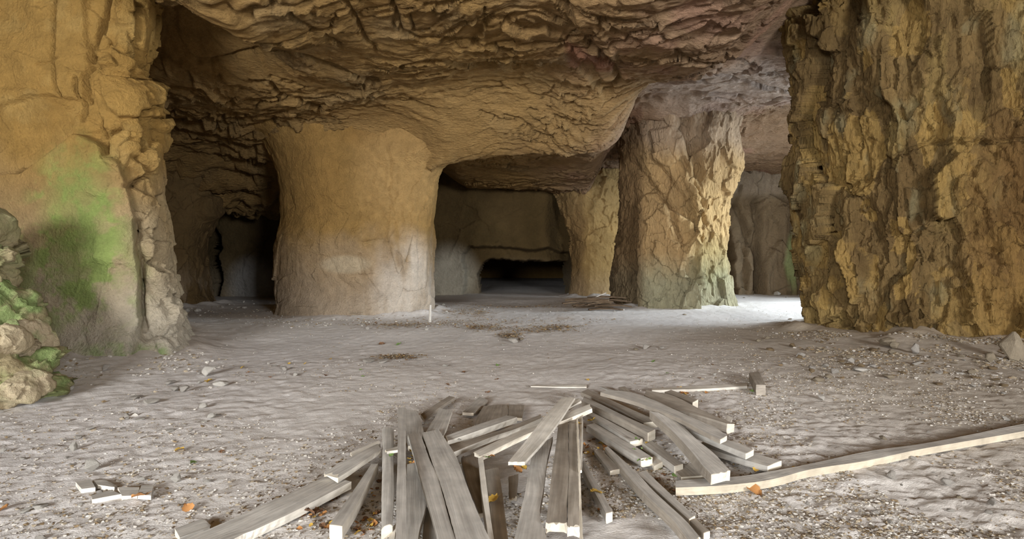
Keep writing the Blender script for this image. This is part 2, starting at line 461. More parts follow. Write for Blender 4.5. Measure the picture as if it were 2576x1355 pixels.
d = pillar_dist(cx, cy, ['mid']); t = blend(t, np.exp(-np.maximum(d, 0) / 1.6) * .8, lin(152, 121, 75))
n = fbm(P * 1.3, 4, 83); t = blend(t, sst(.1, .5, n) * pk * .5, lin(158, 118, 100))
gr = blob(cx, cy, 6.5, 14.0, 3.0, 2.0, .6); t = blend(t, gr * .8, lin(196, 178, 164))
red = (1 - sst(-.1, .1, poly_sd(cx, cy, [(1.0, 9.6), (1.6, 10.0), (2.6, 11.6), (2.9, 11.9), (2.4, 11.2), (1.2, 11.0)])))
t = blend(t, red * .6, lin(158, 104, 84))
yl = blob(cx, cy, 1.0, 12.6, 2.8, 1.4, .6); t = blend(t, yl * .6, lin(176, 142, 90))
# darker colour on the roof of the left tunnel
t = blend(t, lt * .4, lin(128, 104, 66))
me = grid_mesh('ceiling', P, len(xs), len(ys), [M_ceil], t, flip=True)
structure(link('ceiling', me))

# ------------------------------------------------------------------ pillars
def smooth_poly(poly, n, front_weight=4.0, rounding=2):
    p = [Vector(v) for v in poly]
    for _ in range(rounding):
        q = []
        for i in range(len(p)):
            a, b = p[i], p[(i + 1) % len(p)]
            q += [a.lerp(b, .22), a.lerp(b, .78)]
        p = q
    seg = []
    for i in range(len(p)):
        a, b = p[i], p[(i + 1) % len(p)]
        m = (a + b) / 2; e = b - a
        nrm = Vector((e.y, -e.x))
        A = sum(p[k].x * p[(k + 1) % len(p)].y - p[(k + 1) % len(p)].x * p[k].y for k in range(len(p)))
        if A < 0: nrm = -nrm
        facing = nrm.normalized().dot(-m.normalized()) > -.15
        seg.append(e.length * (front_weight if facing else 1))
    cum = np.cumsum([0] + seg); tot = cum[-1]
    pts = []
    for k in range(n):
        s = tot * k / n
        i = int(np.searchsorted(cum, s, side='right') - 1); i = min(i, len(p) - 1)
        f = (s - cum[i]) / seg[i]
        a, b = p[i], p[(i + 1) % len(p)]
        pts.append(a.lerp(b, f))
    return np.array([(v.x, v.y) for v in pts], np.float32)

def pillar(key, Ys, left, right, zs, vdepth, disp, tintf, mat, nring, top=6.0, bottom=-.25, label='', name='rock_pillar'):
    """left/right: traced outline [(row, column)...] at distance Ys; vdepth(z) scales the depth; disp(P) is the broken relief"""
    ring = smooth_poly(FP[key], nring)
    z = np.array(zs, np.float32); nz = len(z)
    cxm = (ring[:, 0].min() + ring[:, 0].max()) / 2; cym = (ring[:, 1].min() + ring[:, 1].max()) / 2
    # columns where this footprint shows its edges
    colr = 1288 + F * ring[:, 0] / ring[:, 1]
    c0, c1 = colr.min(), colr.max()
    u = (colr - c0) / (c1 - c0)
    v = vdepth(z)
    yy = cym + (ring[:, 1] - cym)[:, None] * v[None, :]
    row = HOR - (z[None, :] - EYE) * F / yy
    L = np.interp(row, [r for r, c in left], [c for r, c in left]) if left else np.full(row.shape, c0)
    R = np.interp(row, [r for r, c in right], [c for r, c in right]) if right else np.full(row.shape, c1)
    col = L + u[:, None] * (R - L)
    xx = (col - 1288) * yy / F
    # beyond the view keep the plan as it is
    P = np.stack([xx, yy, np.broadcast_to(z[None, :], xx.shape)], -1)
    du = np.roll(P, -1, 0) - np.roll(P, 1, 0)
    dv = np.gradient(P, axis=1)
    nn = np.cross(du, dv); nn /= (np.linalg.norm(nn, axis=-1, keepdims=True) + 1e-9)
    ctr = np.array([cxm, cym, 0]); out = (P - ctr) * np.array([1, 1, 0])
    if (nn * out).sum() < 0: nn = -nn; flip = True
    else: flip = False
    Pf = P.reshape(-1, 3).astype(np.float32); nf = nn.reshape(-1, 3)
    d = disp(Pf, nf)
    nf2 = nf * np.array([1, 1, .5])
    Pf = Pf + nf2 * d[:, None]
    me = grid_mesh(name, Pf, nring, nz, [mat], tintf(Pf), wrap=True, flip=flip)
    o = link(name, me)
    tag(o, label, 'rock pillar')
    return o

# --- left mossy pillar
LCR = [  # (polyline in image space, half width px, depth m)
 ([(155, -20), (148, 95), (145, 150), (150, 190), (160, 240)], 3.5, .10),
 ([(275, -5), (258, 50), (240, 100), (232, 150)], 6, .14),
 ([(335, 10), (335, 110), (345, 160), (352, 190)], 6, .12),
 ([(110, 168), (140, 160), (155, 150)], 2.5, .04),
 ([(38, 438), (60, 428), (95, 436), (120, 418), (150, 392), (178, 370)], 3, .06),
 ([(345, 560), (350, 620), (357, 700), (355, 790)], 5, .16),
 ([(205, 300), (212, 265), (200, 230), (200, 200)], 4, .10),
 ([(285, 400), (283, 360), (292, 335), (305, 325)], 6, .14),
 ([(350, 380), (357, 335), (345, 300), (350, 285)], 6, .12),
 ([(395, 500), (388, 590), (376, 640), (372, 665)], 7, .18),
 ([(372, 665), (400, 690), (435, 755), (455, 840), (478, 900)], 4, .10),
 ([(225, 255), (222, 200), (230, 170)], 5, .12),
 ([(256, 300), (258, 330), (268, 345)], 4, .08),
 ([(345, 285), (375, 262), (395, 262)], 3, .06),
 ([(320, 470), (370, 440), (340, 400)], 5, .08),
]
LPL = [
 ([(-250, 450), (95, 440), (178, 372), (215, 345), (265, 365), (300, 410), (322, 465), (345, 560), (357, 700), (356, 800), (340, 1000), (-250, 1000)], .26, 5),
 ([(262, 205), (268, 182), (345, 196), (428, 232), (436, 262), (418, 325), (400, 322), (385, 290), (300, 300), (270, 250)], .13, 4),
 ([(250, 140), (280, 122), (325, 160), (345, 198), (268, 182)], .16, 4),
 ([(280, 330), (340, 300), (360, 350), (370, 430), (322, 465), (285, 400)], .12, 5),
 ([(322, 465), (385, 500), (395, 560), (372, 665), (352, 640), (345, 560)], .14, 6),
 ([(-200, -60), (218, -60), (222, 100), (232, 165), (230, 245), (210, 250), (120, 240), (-200, 330)], .10, 4),
 ([(362, 668), (438, 690), (480, 800), (510, 930), (420, 930), (360, 790)], .12, 6),
 ([(-200, 200), (110, 235), (260, 320), (210, 345), (170, 370), (90, 435), (-200, 440)], .05, 10),
]
def disp_left(P, n):
    px, py = seen(P)
    wob = 5 * fbm(P * 3, 3, 90)
    d = np.zeros(len(P), np.float32)
    front = (n[:, 1] < .35)
    pw, pv = px + wob, py + 5 * fbm(P * 3, 3, 94)
    slab = np.zeros(len(P), np.float32)
    for k, (poly, h, soft) in enumerate(LPL):
        m = 1 - sst(-soft, soft, poly_sd(pw, pv, poly)); d += h * m * front
        if k == 0: slab = m
    wk = 1 - .75 * slab
    for ln, w, h in LCR:
        d -= 1.7 * h * np.exp(-(line_d(pw, pv, ln) / w) ** 2) * front
    # broken blocks to the right of the slabs
    br = sst(180, 260, px) * (1 - .6 * slab)
    hh, ee = facets(P * np.array([2.0, 2.0, 1.3]), 91, 1.0)
    d += .20 * br * hh * sst(0, .1, ee) + .05 * (1 - br) * hh * (1 - slab)
    hh, ee = facets(P * np.array([5, 5, 3.5]), 92, .9)
    d += (.06 * br + .012) * hh * wk
    d += .08 * fbm(P * .9, 3, 93) * wk + .015 * fbm(P * 5, 3, 95)
    return d
def tint_left(P):
    px, py = seen(P)
    t = np.tile(lin(168, 132, 72), (len(P), 1))
    t = blend(t, sst(-.1, .5, fbm(P * .9, 4, 96)) * .6, lin(154, 117, 59))
    t = blend(t, sst(.1, .5, fbm(P * 2.4, 4, 97)) * .35, lin(186, 156, 96))
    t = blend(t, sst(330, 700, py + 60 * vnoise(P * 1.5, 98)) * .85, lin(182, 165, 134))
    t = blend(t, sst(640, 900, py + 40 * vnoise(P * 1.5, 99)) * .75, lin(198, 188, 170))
    n = fbm(P * 4.5, 5, 100, .6); n2 = fbm(P * 1.2, 3, 101)
    patchy = sst(-.35, .25, n + .5 * n2)
    mm = blob(px, py, 195, 570, 85, 165, .5) * (.55 + .45 * patchy)
    mm = np.maximum(mm, blob(px, py, 195, 610, 125, 230, .35) * patchy)
    mm = np.maximum(mm, blob(px, py, 130, 700, 190, 160, .5) * patchy * .65)
    mm = np.maximum(mm, blob(px, py, 290, 720, 80, 110, .5) * patchy * .5)
    mm = np.maximum(mm, blob(px, py, 50, 800, 120, 80, .5) * patchy * .55)
    t = blend(t, mm * .85, lin(140, 162, 84))
    mm = np.maximum(blob(px, py, 300, 885, 80, 22, .5), blob(px, py, 395, 885, 26, 20, .4)) * sst(-.4, .2, n)
    t = blend(t, mm * .8, lin(140, 164, 96))
    return t
zs = lines([(-.3, 7.4, .015)])
sh = lambda c: c
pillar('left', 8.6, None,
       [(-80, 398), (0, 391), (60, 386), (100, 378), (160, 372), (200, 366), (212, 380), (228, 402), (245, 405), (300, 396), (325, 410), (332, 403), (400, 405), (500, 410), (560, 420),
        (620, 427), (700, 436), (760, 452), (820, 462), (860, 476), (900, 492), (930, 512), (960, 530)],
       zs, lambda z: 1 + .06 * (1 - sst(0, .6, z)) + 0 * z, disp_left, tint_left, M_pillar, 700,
       label='huge ochre rock pillar with a green moss patch at the left edge')

# --- middle smooth pillar
def disp_mid(P, n):
    px, py = seen(P)
    low = sst(560, 620, py)
    d = .10 * fbm(P * .8, 3, 110) + .03 * fbm(P * 2.6, 3, 111)
    hh, ee = facets(P * np.array([1.5, 1.5, .9]), 112, 1.2)
    d += .05 * hh * (.5 + low)
    hh, ee = facets(P * np.array([4.0, 4.0, 2.2]) + 1.2 * fbm(P * 1.5, 2, 115)[:, None], 113, 1.0)
    d += .022 * hh
    d += .012 * fbm(P * 9, 3, 114)
    d += .05 * low * (1 - sst(900, 980, px))
    d -= .05 * np.exp(-(line_d(px, py, [(905, 640), (915, 690), (950, 735)]) / 4) ** 2)
    for ln in ([(760, 630), (830, 650), (850, 700), (900, 735)], [(1050, 500), (1055, 640), (1050, 720)], [(960, 300), (985, 420), (980, 520)]):
        d -= .03 * np.exp(-(line_d(px + 6 * fbm(P * 3, 2, 117), py, ln) / 4) ** 2)
    return d
def tint_mid(P):
    px, py = seen(P)
    t = np.tile(lin(157, 124, 72), (len(P), 1))
    t = blend(t, sst(-.1, .5, fbm(P * .8, 4, 120)) * .6, lin(142, 106, 56))
    t = blend(t, blob(px, py, 1010, 420, 110, 150, .5) * .5, lin(188, 152, 100))
    t = blend(t, blob(px, py, 800, 420, 70, 160, .5) * .4, lin(146, 110, 58))
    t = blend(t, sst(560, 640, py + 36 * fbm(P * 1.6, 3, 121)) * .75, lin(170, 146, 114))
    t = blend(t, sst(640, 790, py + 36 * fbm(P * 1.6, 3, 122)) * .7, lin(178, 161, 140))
    t = blend(t, blob(px, py, 1020, 730, 80, 130, .4) * sst(-.6, .2, fbm(P * np.array([2, 2, .6]), 4, 123)) * .8, lin(214, 200, 182))
    t = blend(t, blob(px, py, 870, 665, 60, 22, .3) * .5, lin(206, 190, 160))
    return t
zs = lines([(-.15, 5.9, .02)])
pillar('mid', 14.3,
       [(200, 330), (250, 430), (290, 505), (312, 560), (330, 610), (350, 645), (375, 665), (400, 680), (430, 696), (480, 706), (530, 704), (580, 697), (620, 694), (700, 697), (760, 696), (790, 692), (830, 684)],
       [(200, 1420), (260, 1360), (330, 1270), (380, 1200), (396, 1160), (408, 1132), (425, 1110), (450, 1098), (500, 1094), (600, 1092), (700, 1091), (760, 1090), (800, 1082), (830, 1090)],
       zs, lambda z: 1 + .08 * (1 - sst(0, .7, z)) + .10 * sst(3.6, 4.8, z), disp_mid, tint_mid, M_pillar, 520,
       label='broad smooth ochre rock pillar with a whitish foot in the middle of the cavern')

# --- right middle pillar, craggy
def disp_right(P, n):
    px, py = seen(P)
    hh, ee = facets(P * np.array([1.5, 1.5, .8]) + .5 * fbm(P, 2, 130)[:, None], 131, 1.3)
    front = sst(1600, 1640, px) * (1 - .65 * sst(1745, 1785, px))
    d = .24 * hh * (.35 + .65 * front)
    hh, ee = facets(P * np.array([4.5, 4.5, 2.6]), 132, 1.0)
    cr = blob(px, py, 1690, 620, 80, 150, .4)
    d += (.07 + .06 * cr) * hh
    d += .05 * fbm(P * 3.2, 3, 133) + .015 * fbm(P * 9, 2, 134)
    pw = px + 6 * fbm(P * 2.5, 2, 135)
    # shelf sticking out at the left below which the foot is thicker
    d += .32 * (1 - sst(-5, 5, poly_sd(pw, py, [(1612, 520), (1625, 488), (1650, 484), (1680, 520), (1740, 560), (1760, 640), (1750, 800), (1610, 800)])))
    # slanting ridges and grooves
    d += .16 * (1 - sst(-4, 8, poly_sd(pw, py, [(1690, 320), (1720, 330), (1745, 480), (1755, 500), (1730, 500), (1650, 400), (1640, 330)])))
    d -= .22 * np.exp(-(line_d(pw, py, [(1725, 290), (1735, 350), (1748, 400), (1762, 450)]) / 14) ** 2)
    d -= .14 * np.exp(-(line_d(pw, py, [(1600, 420), (1640, 470), (1690, 530), (1700, 600)]) / 9) ** 2)
    d -= .12 * np.exp(-(line_d(pw, py, [(1715, 400), (1760, 500), (1775, 560)]) / 7) ** 2)
    return d
def tint_right(P):
    px, py = seen(P)
    t = np.tile(lin(190, 156, 108), (len(P), 1))
    t = blend(t, sst(-.1, .5, fbm(P * .9, 4, 140)) * .6, lin(160, 132, 92))
    t = blend(t, (1 - sst(330, 420, py + 30 * vnoise(P, 141))) * .7, lin(178, 156, 134))
    t = blend(t, blob(px, py, 1780, 560, 60, 90, .5) * .6, lin(222, 186, 128))
    t = blend(t, sst(620, 720, py + 25 * fbm(P * 2, 3, 142)) * .8, lin(160, 158, 130))
    t = blend(t, blob(px, py, 1790, 660, 50, 60, .5) * .35, lin(150, 152, 104))
    t = blend(t, (1 - sst(1600, 1632, px)) * .75, lin(104, 80, 54))  # shade of the unlit left face, painted into the rock colour
    return t
zs = lines([(-.15, 7.0, .024)])
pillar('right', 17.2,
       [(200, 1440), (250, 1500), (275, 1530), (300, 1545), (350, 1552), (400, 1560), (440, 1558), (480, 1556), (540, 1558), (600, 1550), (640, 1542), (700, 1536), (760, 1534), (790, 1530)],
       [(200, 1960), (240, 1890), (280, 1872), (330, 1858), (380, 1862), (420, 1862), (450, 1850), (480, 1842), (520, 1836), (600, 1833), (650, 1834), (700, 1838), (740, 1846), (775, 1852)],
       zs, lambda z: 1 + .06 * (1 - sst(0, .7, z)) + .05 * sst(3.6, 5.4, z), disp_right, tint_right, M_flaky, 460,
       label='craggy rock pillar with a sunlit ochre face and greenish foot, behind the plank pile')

# --- near right pillar
def disp_near(P, n):
    px, py = seen(P)
    Q = P * np.array([1.8, 1.8, .62]) + .35 * fbm(P * 1.2, 3, 150)[:, None]
    hh, ee = facets(Q, 151, 1.5); d = .30 * hh
    hh, ee = facets(Q * 2.7, 152, 1.3); d += .12 * hh
    hh, ee = facets(Q * 7, 153, 1.0); d += .04 * hh
    d += .12 * fbm(P * np.array([1.6, 1.6, .5]), 3, 154, ridged=True) + .02 * fbm(P * 8, 3, 155)
    pw = py + 10 * fbm(P * 2, 3, 156)
    d -= .10 * np.exp(-(line_d(px, pw, [(2230, 398), (2300, 372), (2340, 362), (2460, 352), (2640, 350)]) / 5) ** 2)
    return d * 1.15
def tint_near(P):
    px, py = seen(P)
    t = np.tile(lin(150, 123, 78), (len(P), 1))
    t = blend(t, sst(-.1, .5, fbm(P * np.array([1, 1, .4]), 4, 160)) * .7, lin(116, 92, 58))
    t = blend(t, sst(.1, .5, fbm(P * np.array([2, 2, .8]), 4, 161)) * .6, lin(178, 150, 92))
    hh, ee = facets(P * np.array([2.6, 2.6, 1.0]) + .5 * fbm(P * 2, 3, 163)[:, None], 164, 0)
    t = blend(t, sst(.15, .35, hh) * .6, lin(190, 154, 88)); t = blend(t, (1 - sst(-.4, -.2, hh)) * .5, lin(100, 78, 46))
    t = blend(t, sst(.15, .6, fbm(P * np.array([3, 3, 1.2]), 4, 162)) * .4, lin(166, 160, 122))
    t = blend(t, blob(px, py, 2540, 560, 120, 260, .5) * .5, lin(128, 92, 50))
    return t
zs = lines([(-.3, 8.2, .019)])
pillar('near', 10.6,
       [(-60, 1950), (0, 1975), (40, 1990), (100, 1985), (150, 1998), (200, 2006), (270, 2010), (300, 2003), (340, 2006), (380, 2008), (450, 2008), (520, 2012), (560, 2018), (600, 2026),
        (640, 2032), (700, 2033), (760, 2030), (800, 2030), (830, 2036), (860, 2040)],
       None, zs, lambda z: 1 + 0 * z, disp_near, tint_near, M_flaky, 760,
       label='massive dark brown flaky rock pillar filling the right edge')

# --- rear pillar in the centre chamber
def disp_rear(P, n):
    px, py = seen(P)
    hh, ee = facets(P * np.array([1.6, 1.6, 1.0]), 170, 1.2); d = .18 * hh * (1 - sst(600, 660, py))
    d += .06 * facets(P * 4, 171)[0] * (1 - .5 * sst(600, 660, py)) + .06 * fbm(P * 1.5, 3, 172)
    return d
def tint_rear(P):
    px, py = seen(P)
    t = np.tile(lin(176, 144, 92), (len(P), 1))
    t = blend(t, (1 - sst(1462, 1482, px + 8 * vnoise(P * 2, 174))) * .7, lin(108, 82, 52))  # left of the corner the colour is darkened as the shaded side
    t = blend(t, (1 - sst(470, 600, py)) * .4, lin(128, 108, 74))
    t = blend(t, sst(660, 740, py) * .5, lin(180, 156, 122))
    return t
zs = lines([(-.15, 5.2, .035)])
pillar('rear', 21.4, [(400, 1340), (450, 1375), (480, 1388), (510, 1405), (560, 1425), (620, 1436), (700, 1436), (760, 1432)],
       [(400, 1640), (470, 1600), (560, 1575), (660, 1570), (760, 1560)],
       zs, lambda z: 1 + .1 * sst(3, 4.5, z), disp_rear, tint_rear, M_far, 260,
       label='smaller rear rock pillar beside the black doorway in the centre chamber')

# --- inner pillar in the left tunnel
def disp_inner(P, n):
    px, py = seen(P)
    d = .12 * facets(P * np.array([1.4, 1.4, .7]), 180, 1.2)[0] + .05 * facets(P * 3.5, 181)[0] + .07 * fbm(P * 1.5, 3, 182)
    d += .3 * blob(px, py, 522, 522, 26, 34, .3)
    return d
def tint_inner(P):
    px, py = seen(P)
    t = np.tile(lin(108, 87, 56), (len(P), 1))
    t = blend(t, sst(640, 740, py) * .4 * sst(0, .4, fbm(P * np.array([3, 3, 1]), 3, 183)), lin(176, 158, 134))
    return t
zs = lines([(-.15, 5.6, .03)])
pillar('inner', 17.2, [(300, 200), (760, 260)],
       [(380, 600), (440, 575), (490, 545), (560, 545), (590, 530), (640, 524), (700, 527), (740, 536), (775, 552)],
       zs, lambda z: 1 + 0 * z, disp_inner, tint_inner, M_far, 300,
       label='dark rock pillar inside the left tunnel behind the mossy pillar')

# ------------------------------------------------------------------ rear and side walls
def back_wall():
    xs = lines([(-16, 13, .045), (13, 18, .3)]); zs = lines([(-.4, 6.6, .04)])
    GX, GZ = np.meshgrid(xs, zs, indexing='ij'); x, z = GX.ravel(), GZ.ravel()
    Y0 = 22.0
    P = np.stack([x, x * 0 + Y0, z], 1)
    px, py = 1288 + F * x / Y0, HOR - F * (z - EYE) / Y0
    y = np.full(x.shape, Y0, np.float32)
    y += .18 * fbm(P * .5, 3, 190)
    # left tunnel back is nearer
    y -= (1 - sst(-6.6, -4.0, x)) * .9
    y += .08 * facets(P * np.array([1.1, 1, .8]), 191, 1.2)[0] + .03 * fbm(P * 3, 3, 192)
    # right gap: deep upright folds
    rg = sst(6.5, 8.2, x)
    y += rg * (.28 * facets(P * np.array([1.3, 1, .45]), 193, 1.6)[0] + .22 * fbm(P * np.array([1.5, 1, .35]), 3, 194, ridged=True) + .9)
    y -= rg * .35 * sst(Z(500, 22), Z(478, 22), z)
    wob = 16 * fbm(P * 1.3, 4, 195)
    drop = np.zeros(x.shape, bool)
    def hole(poly, depth, soft=4):
        if depth > 1: drop[poly_sd(px + wob, py + wob, poly) < -soft] = True
        return depth * (1 - sst(-soft, soft, poly_sd(px + wob, py + wob, poly)))
    y += hole([(1164, 780), (1166, 640), (1185, 622), (1230, 620), (1330, 628), (1440, 634), (1440, 780)], .9)
    y += hole([(1196, 780), (1196, 690), (1210, 654), (1300, 652), (1436, 655), (1436, 780)], 1.6, 3)
    y += hole([(540, 790), (532, 640), (540, 560), (560, 545), (585, 600), (582, 790)], 1.5)
    y += hole([(1820, 780), (1820, 545), (1850, 560), (1872, 620), (1880, 780)], 1.5)
    y += .5 * np.exp(-(line_d(px, py, [(1880, 510), (1900, 560), (1935, 640), (1942, 760)]) / 10) ** 2)
    y += .5 * np.exp(-(line_d(px, py, [(1935, 500), (1938, 600), (1942, 760)]) / 9) ** 2)
    # right edge of the back chamber wall bends away
    y += .9 * blob(px, py, 1440, 560, 50, 110, .5)
    P = np.stack([x, y, z], 1)
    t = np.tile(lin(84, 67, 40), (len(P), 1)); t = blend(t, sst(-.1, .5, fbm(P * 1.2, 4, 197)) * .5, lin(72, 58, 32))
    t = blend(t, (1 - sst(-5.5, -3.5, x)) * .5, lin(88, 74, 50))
    t = blend(t, sst(640, 745, py + 20 * fbm(P, 3, 196)) * (1 - rg) * .5, lin(168, 154, 128))
    t = blend(t, blob(px, py, 1130, 700, 60, 70, .5) * .8, lin(196, 188, 168))
    t = blend(t, blob(px, py, 660, 720, 50, 60, .5) * .7, lin(190, 188, 184))
    t = blend(t, rg * .8, lin(160, 140, 112))
    t = blend(t, rg * (1 - sst(470, 500, py)) * .6, lin(176, 162, 144))
    t = blend(t, blob(px, py, 2020, 660, 16, 70, .4) * .8, lin(176, 190, 132))
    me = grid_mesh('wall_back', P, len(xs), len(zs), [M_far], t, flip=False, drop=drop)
    structure(link('wall_back', me))
back_wall()

def side_wall(name, a, b, h0=-.4, h1=7.0, seed=0):
    L = (Vector(b) - Vector(a)).length
    us = lines([(0, L, .15)]); zs = lines([(h0, h1, .15)])
    U, ZZ = np.meshgrid(us, zs, indexing='ij'); U = U.ravel(); ZZ = ZZ.ravel()
    dx, dy = (b[0] - a[0]) / L, (b[1] - a[1]) / L
    P = np.stack([a[0] + dx * U, a[1] + dy * U, ZZ], 1)
    d = .35 * fbm(P * .5, 4, 200 + seed) + .2 * facets(P * .9, 210 + seed)[0]
    P[:, 0] += -dy * d; P[:, 1] += dx * d
    t = np.tile(lin(152, 120, 72), (len(P), 1))
    structure(link(name, grid_mesh(name, P, len(us), len(zs), [M_far], t)))
side_wall('wall_left', (-15, -10), (-15, 46), seed=1)
side_wall('wall_right_front', (15.4, -10), (15.4, 12.4), seed=2)
side_wall('wall_right_rear', (15.4, 17.6), (15.4, 46), seed=3)
side_wall('wall_far', (-16, 45), (16, 45), seed=7)
side_wall('wall_front', (-7.8, -9.6), (7.8, -9.6), h0=4.9, seed=4)
side_wall('wall_front_left', (-16, -9.6), (-7.8, -9.6), seed=5)
side_wall('wall_front_right', (7.8, -9.6), (16, -9.6), seed=6)

# ------------------------------------------------------------------ planks
def unproj(px, py, z):
    Y = (EYE - z) * F / (py - HOR)
    return np.array([(px - 1288.0) * Y / F, Y, z])

def catmull(pts, n):
    pts = [np.array(p, float) for p in pts]
    if len(pts) == 2:
        return [pts[0] + (pts[1] - pts[0]) * t for t in np.linspace(0, 1, n)]
    out = []
    P_ = [2 * pts[0] - pts[1]] + pts + [2 * pts[-1] - pts[-2]]
    tot = len(pts) - 1
    for t in np.linspace(0, tot, n):
        i = min(int(t), tot - 1); f = t - i
        a, b, c, d = P_[i], P_[i + 1], P_[i + 2], P_[i + 3]
        out.append(.5 * ((2 * b) + (c - a) * f + (2 * a - 5 * b + 4 * c - d) * f * f + (3 * b - a - 3 * c + d) * f ** 3))
    return out

def plank(stations, thick, label, mat=M_wood, end=M_end, side=None, rag=(.0, .0), warp=.004, group=None, round_=0.0, name='wooden_plank', cat='plank', seed=None, split=0):
    """stations: (left col, left row, right col, right row, height of the top face) traced along the top face"""
    r = random.Random(seed if seed is not None else hash(label) & 0xffff if False else len(label) * 131 + int(stations[0][0]))
    Ls = [unproj(s[0], s[1], s[4]) for s in stations]; Rs = [unproj(s[2], s[3], s[4]) for s in stations]
    length = sum(np.linalg.norm(Ls[i + 1] - Ls[i]) for i in range(len(Ls) - 1))
    n = max(6, int(length / .035)); w = 8
    Lc, Rc = catmull(Ls, n), catmull(Rs, n)
    base = (Lc[n // 2] + Rc[n // 2]) / 2; base = np.array([base[0], base[1], base[2] - thick])
    bm = bmesh.new(); uvl = bm.loops.layers.uv.new('UVMap')
    rings = []; ringuv = []
    ph = r.random() * 50
    for i in range(n):
        s = i / (n - 1) * length
        L, R = Lc[i], Rc[i]
        ax = R - L; wd = np.linalg.norm(ax)
        al = (Lc[min(i + 1, n - 1)] - Lc[max(i - 1, 0)]); al = al / (np.linalg.norm(al) + 1e-9)
        up = np.cross(ax / wd, al); up = up / (np.linalg.norm(up) + 1e-9)
        if up[2] < 0: up = -up
        ring = []; uv = []
        e0 = 1 + .04 * math.sin(s * 7 + ph) + r.uniform(-1, 1) * .012
        for k in range(w + 1):            # top
            f = k / w
            zoff = warp * math.sin(s * 5 + ph + f * 2) - .10 * round_ * 0 - (round_ * thick * (abs(2 * f - 1) ** 3))
            off = 0
            if i == 0: off = -rag[0] * (r.random() + abs(math.sin(f * 9 + ph)))
            if i == n - 1: off = rag[1] * (r.random() + abs(math.sin(f * 8 + ph)))
            ff = .5 + (f - .5) * e0
            ring.append(L + ax * ff + up * zoff - al * 0 + al * off); uv.append((s, f * wd))
        m = thick * (.55 + .1 * r.random())
        ring.append(ring[w] - up * m + ax / wd * r.uniform(-.002, .003)); uv.append((s, wd + m))
        for k in range(w, -1, -1):
            ring.append(ring[k] - up * thick * (1 if k not in (0, w) else .93) if k in (0, w) else L + ax * (k / w) - up * thick); uv.append((s, wd + thick + k / w * wd))
        ring.append(ring[0] - up * m - ax / wd * r.uniform(-.002, .003)); uv.append((s, 2 * wd + thick))
        rings.append([bm.verts.new(tuple(p - base)) for p in ring]); ringuv.append(uv)
    K = len(rings[0])
    for i in range(n - 1):
        for k in range(K):
            k2 = (k + 1) % K
            try: fc = bm.faces.new((rings[i][k], rings[i + 1][k], rings[i + 1][k2], rings[i][k2]))
            except ValueError: continue
            uvs = [ringuv[i][k], ringuv[i + 1][k], ringuv[i + 1][k2], ringuv[i][k2]]
            for lp, q in zip(fc.loops, uvs): lp[uvl].uv = q
            fc.material_index = 2 if (k in (w, w + 1) or k >= K - 2) and side else 0
    caps = []
    for i, rev in ((0, False), (n - 1, True)):
        caps.append([v.co.copy() for v in rings[i]])
        vs = rings[i] if not rev else rings[i][::-1]
        fc = bm.faces.new(vs); fc.material_index = 1
        for lp in fc.loops: lp[uvl].uv = (lp.vert.co.x * 3, lp.vert.co.z)
    bmesh.ops.triangulate(bm, faces=[f for f in bm.faces if len(f.verts) > 4])
    bmesh.ops.recalc_face_normals(bm, faces=bm.faces)
    me = bpy.data.meshes.new(name); bm.to_mesh(me); bm.free()
    me.materials.append(mat); me.materials.append(end); me.materials.append(side or mat)
    o = link(name, me); o.location = tuple(base)
    tag(o, label, cat, group)
    # the sawn end that faces us, a thin pale face of its own
    ctr = sum((Vector(c) for c in caps[1]), Vector()) / len(caps[1])
    al = Vector(((Lc[-1] + Rc[-1]) - (Lc[-2] + Rc[-2])).tolist()).normalized()
    if stations[-1][1] < 1345 and 12 < stations[-1][0] < 2560 and name == 'wooden_plank':
        bm = bmesh.new()
        a_ = [bm.verts.new(c + (c - ctr) * .01 - al * .002) for c in caps[1]]; b_ = [bm.verts.new(c + al * .003 + (ctr - c) * .02) for c in caps[1]]
        uvl = bm.loops.layers.uv.new('UVMap')
        for k in range(K): bm.faces.new((a_[k], a_[(k + 1) % K], b_[(k + 1) % K], b_[k]))
        bm.faces.new(b_)
        bmesh.ops.triangulate(bm, faces=[f for f in bm.faces if len(f.verts) > 4]); bmesh.ops.recalc_face_normals(bm, faces=bm.faces)
        for f in bm.faces:
            for lp in f.loops: lp[uvl].uv = (lp.vert.co.x * 3, lp.vert.co.z)
        m2 = bpy.data.meshes.new('sawn_end'); bm.to_mesh(m2); bm.free(); m2.materials.append(end)
        e = link('sawn_end', m2, o); e['label'] = 'pale sawn end'
    return o

D_, PL, WD = M_wood_dark, M_wood_pale, M_wood
# left side of the heap
plank([(826, 1193, 880, 1215, .07), (703, 1253, 758, 1276, .07), (602, 1297, 653, 1325, .065), (465, 1355, 584, 1357, .06), (250, 1462, 420, 1462, .05)], .05, 'longest grey board of the pile, running out to the lower left corner', WD, side=PL, rag=(.01, 0))
plank([(950, 1116, 958, 1131, .13), (890, 1147, 915, 1157, .13), (822, 1183, 866, 1191, .12)], .035, 'short grey board with a broken pale end, leaning over the top of the longest board', WD, side=PL, rag=(0, .03))
plank([(954, 1108, 957, 1115, .12), (886, 1136, 890, 1145, .11)], .03, 'thin pale lath behind the short broken board at the left of the pile', PL, rag=(0, .01))
plank([(934, 1166, 951, 1164, .09), (900, 1215, 926, 1213, .09), (865, 1268, 898, 1267, .09), (829, 1321, 861, 1323, .09)], .075, 'thick short plank with a squared pale end, between the longest board and the round post', WD, side=PL)
plank([(962, 1074, 990, 1075, .15), (961, 1200, 990, 1200, .13), (959, 1325, 988, 1312, .12)], .07, 'squared grey post with a bark chip lying across it', WD, round_=.25)
